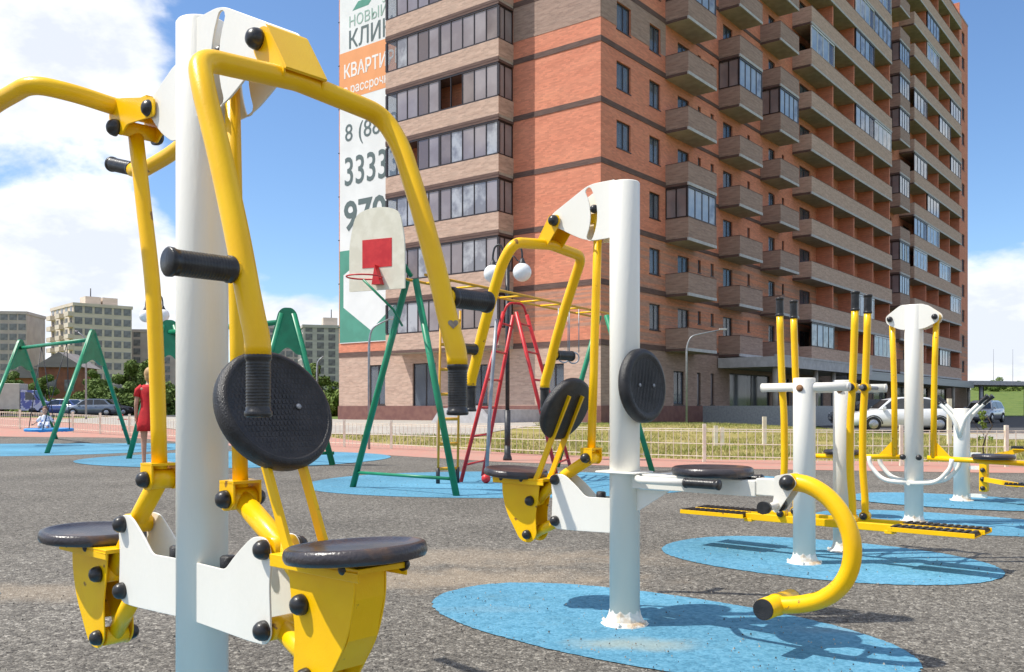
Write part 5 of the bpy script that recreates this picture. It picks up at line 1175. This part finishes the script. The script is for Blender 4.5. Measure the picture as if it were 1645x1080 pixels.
def ell_loft(par, name, rings, mm, seg=28, fold=.0):
    m = MB(); vs = []
    for i, (z, rx, ry, cx_, cy_) in enumerate(rings):
        for k in range(seg):
            a = 2*math.pi*k/seg; f = 1+fold*math.sin(a*7+.6*i)*max(0, (len(rings)-1-i)/(len(rings)-1)) if False else 1+fold*math.sin(a*7+.4)*(1 if i < 3 else .2); vs.append((cx_+rx*f*math.cos(a), cy_+ry*f*math.sin(a), z))
    fs = [[i*seg+k, i*seg+(k+1) % seg, (i+1)*seg+(k+1) % seg, (i+1)*seg+k] for i in range(len(rings)-1) for k in range(seg)]; m.add(vs, fs, True); o = m.build(name, mm, par)
    sm_ = o.modifiers.new('solid', 'SOLIDIFY'); sm_.thickness = .006; return o
ell_loft(pw, 'dress', [(.64, .215, .17, .005, 0), (.76, .205, .165, 0, 0), (.90, .185, .155, 0, 0), (1.04, .145, .12, 0, 0), (1.16, .142, .115, 0, 0), (1.30, .165, .115, 0, 0), (1.40, .165, .095, 0, -.005), (1.45, .10, .07, 0, 0)], dress, fold=.04)
for k in (-1, 1): m = MB(); m.tube([(k*.11, -.005, 1.415), (k*.185, -.01, 1.35), (k*.205, -.015, 1.24)], .060, 14, r1=.054); m.build('sleeve', dress, pw)
for (x, y) in ((-.088, .03), (.13, -.01)): m = MB(); m.ball((x, y, .028), .05, 14, 8, (.85, 2.3, .5)); m.build('shoe', shoe, pw)
kd = thing('person', 'small child in white and blue clothes sitting in the round nest seat', 'person', (NC.x-.08, NC.y-.05, NC.z+.02), R(200))
J = {'pel': ((0, 0, .08), (.085, .08)), 'ch': ((0, -.03, .25), (.085, .065)), 'up': ((0, -.02, .33), (.085, .055)), 'nk': ((0, 0, .39), .03), 'hd': ((0, .01, .43), .035), 'hl': ((-.06, .05, .07), .055), 'kl': ((-.10, .25, .15), .04), 'al': ((-.10, .42, .03), .026), 'tl': ((-.10, .48, .06), .02), 'hr': ((.06, .05, .07), .055), 'kr': ((.10, .25, .15), .04), 'ar': ((.10, .42, .03), .026), 'tr': ((.10, .48, .06), .02), 'sl': ((-.11, -.02, .33), .033), 'el': ((-.2, .03, .2), .025), 'wl': ((-.27, .13, .14), .018), 'sr': ((.11, -.02, .33), .033), 'er': ((.2, .03, .2), .025), 'wr': ((.27, .13, .14), .018)}
Ed = [e for e in [('pel', 'ch'), ('ch', 'up'), ('up', 'nk'), ('nk', 'hd'), ('pel', 'hl'), ('hl', 'kl'), ('kl', 'al'), ('al', 'tl'), ('pel', 'hr'), ('hr', 'kr'), ('kr', 'ar'), ('ar', 'tr'), ('up', 'sl'), ('sl', 'el'), ('el', 'wl'), ('up', 'sr'), ('sr', 'er'), ('er', 'wr')]]
hand(J, Ed, 'wl', (-.4, .8, -.2), (0, .3, 1), .6, 'L'); hand(J, Ed, 'wr', (.4, .8, -.2), (0, .3, 1), .6, 'R')
skin_body('body', J, Ed, skin, kd); head(kd, (0, .02, .52), .85, hairb, True)
ell_loft(kd, 'clothes', [(.0, .17, .20, 0, .05), (.08, .15, .16, 0, .03), (.18, .11, .10, 0, -.02), (.30, .115, .085, 0, -.02), (.37, .08, .06, 0, -.01), (.39, .045, .04, 0, 0)], cloth, fold=.05)
for k in (-1, 1): m = MB(); m.tube([(k*.10, -.02, .34), (k*.155, .0, .265), (k*.2, .03, .2)], .042, 12, r1=.034); m.build('sleeve', cloth, kd); m = MB(); m.tube([(k*.06, .07, .08), (k*.10, .25, .155), (k*.10, .38, .065)], .062, 12, r1=.04); m.build('trouser_leg', cloth, kd)
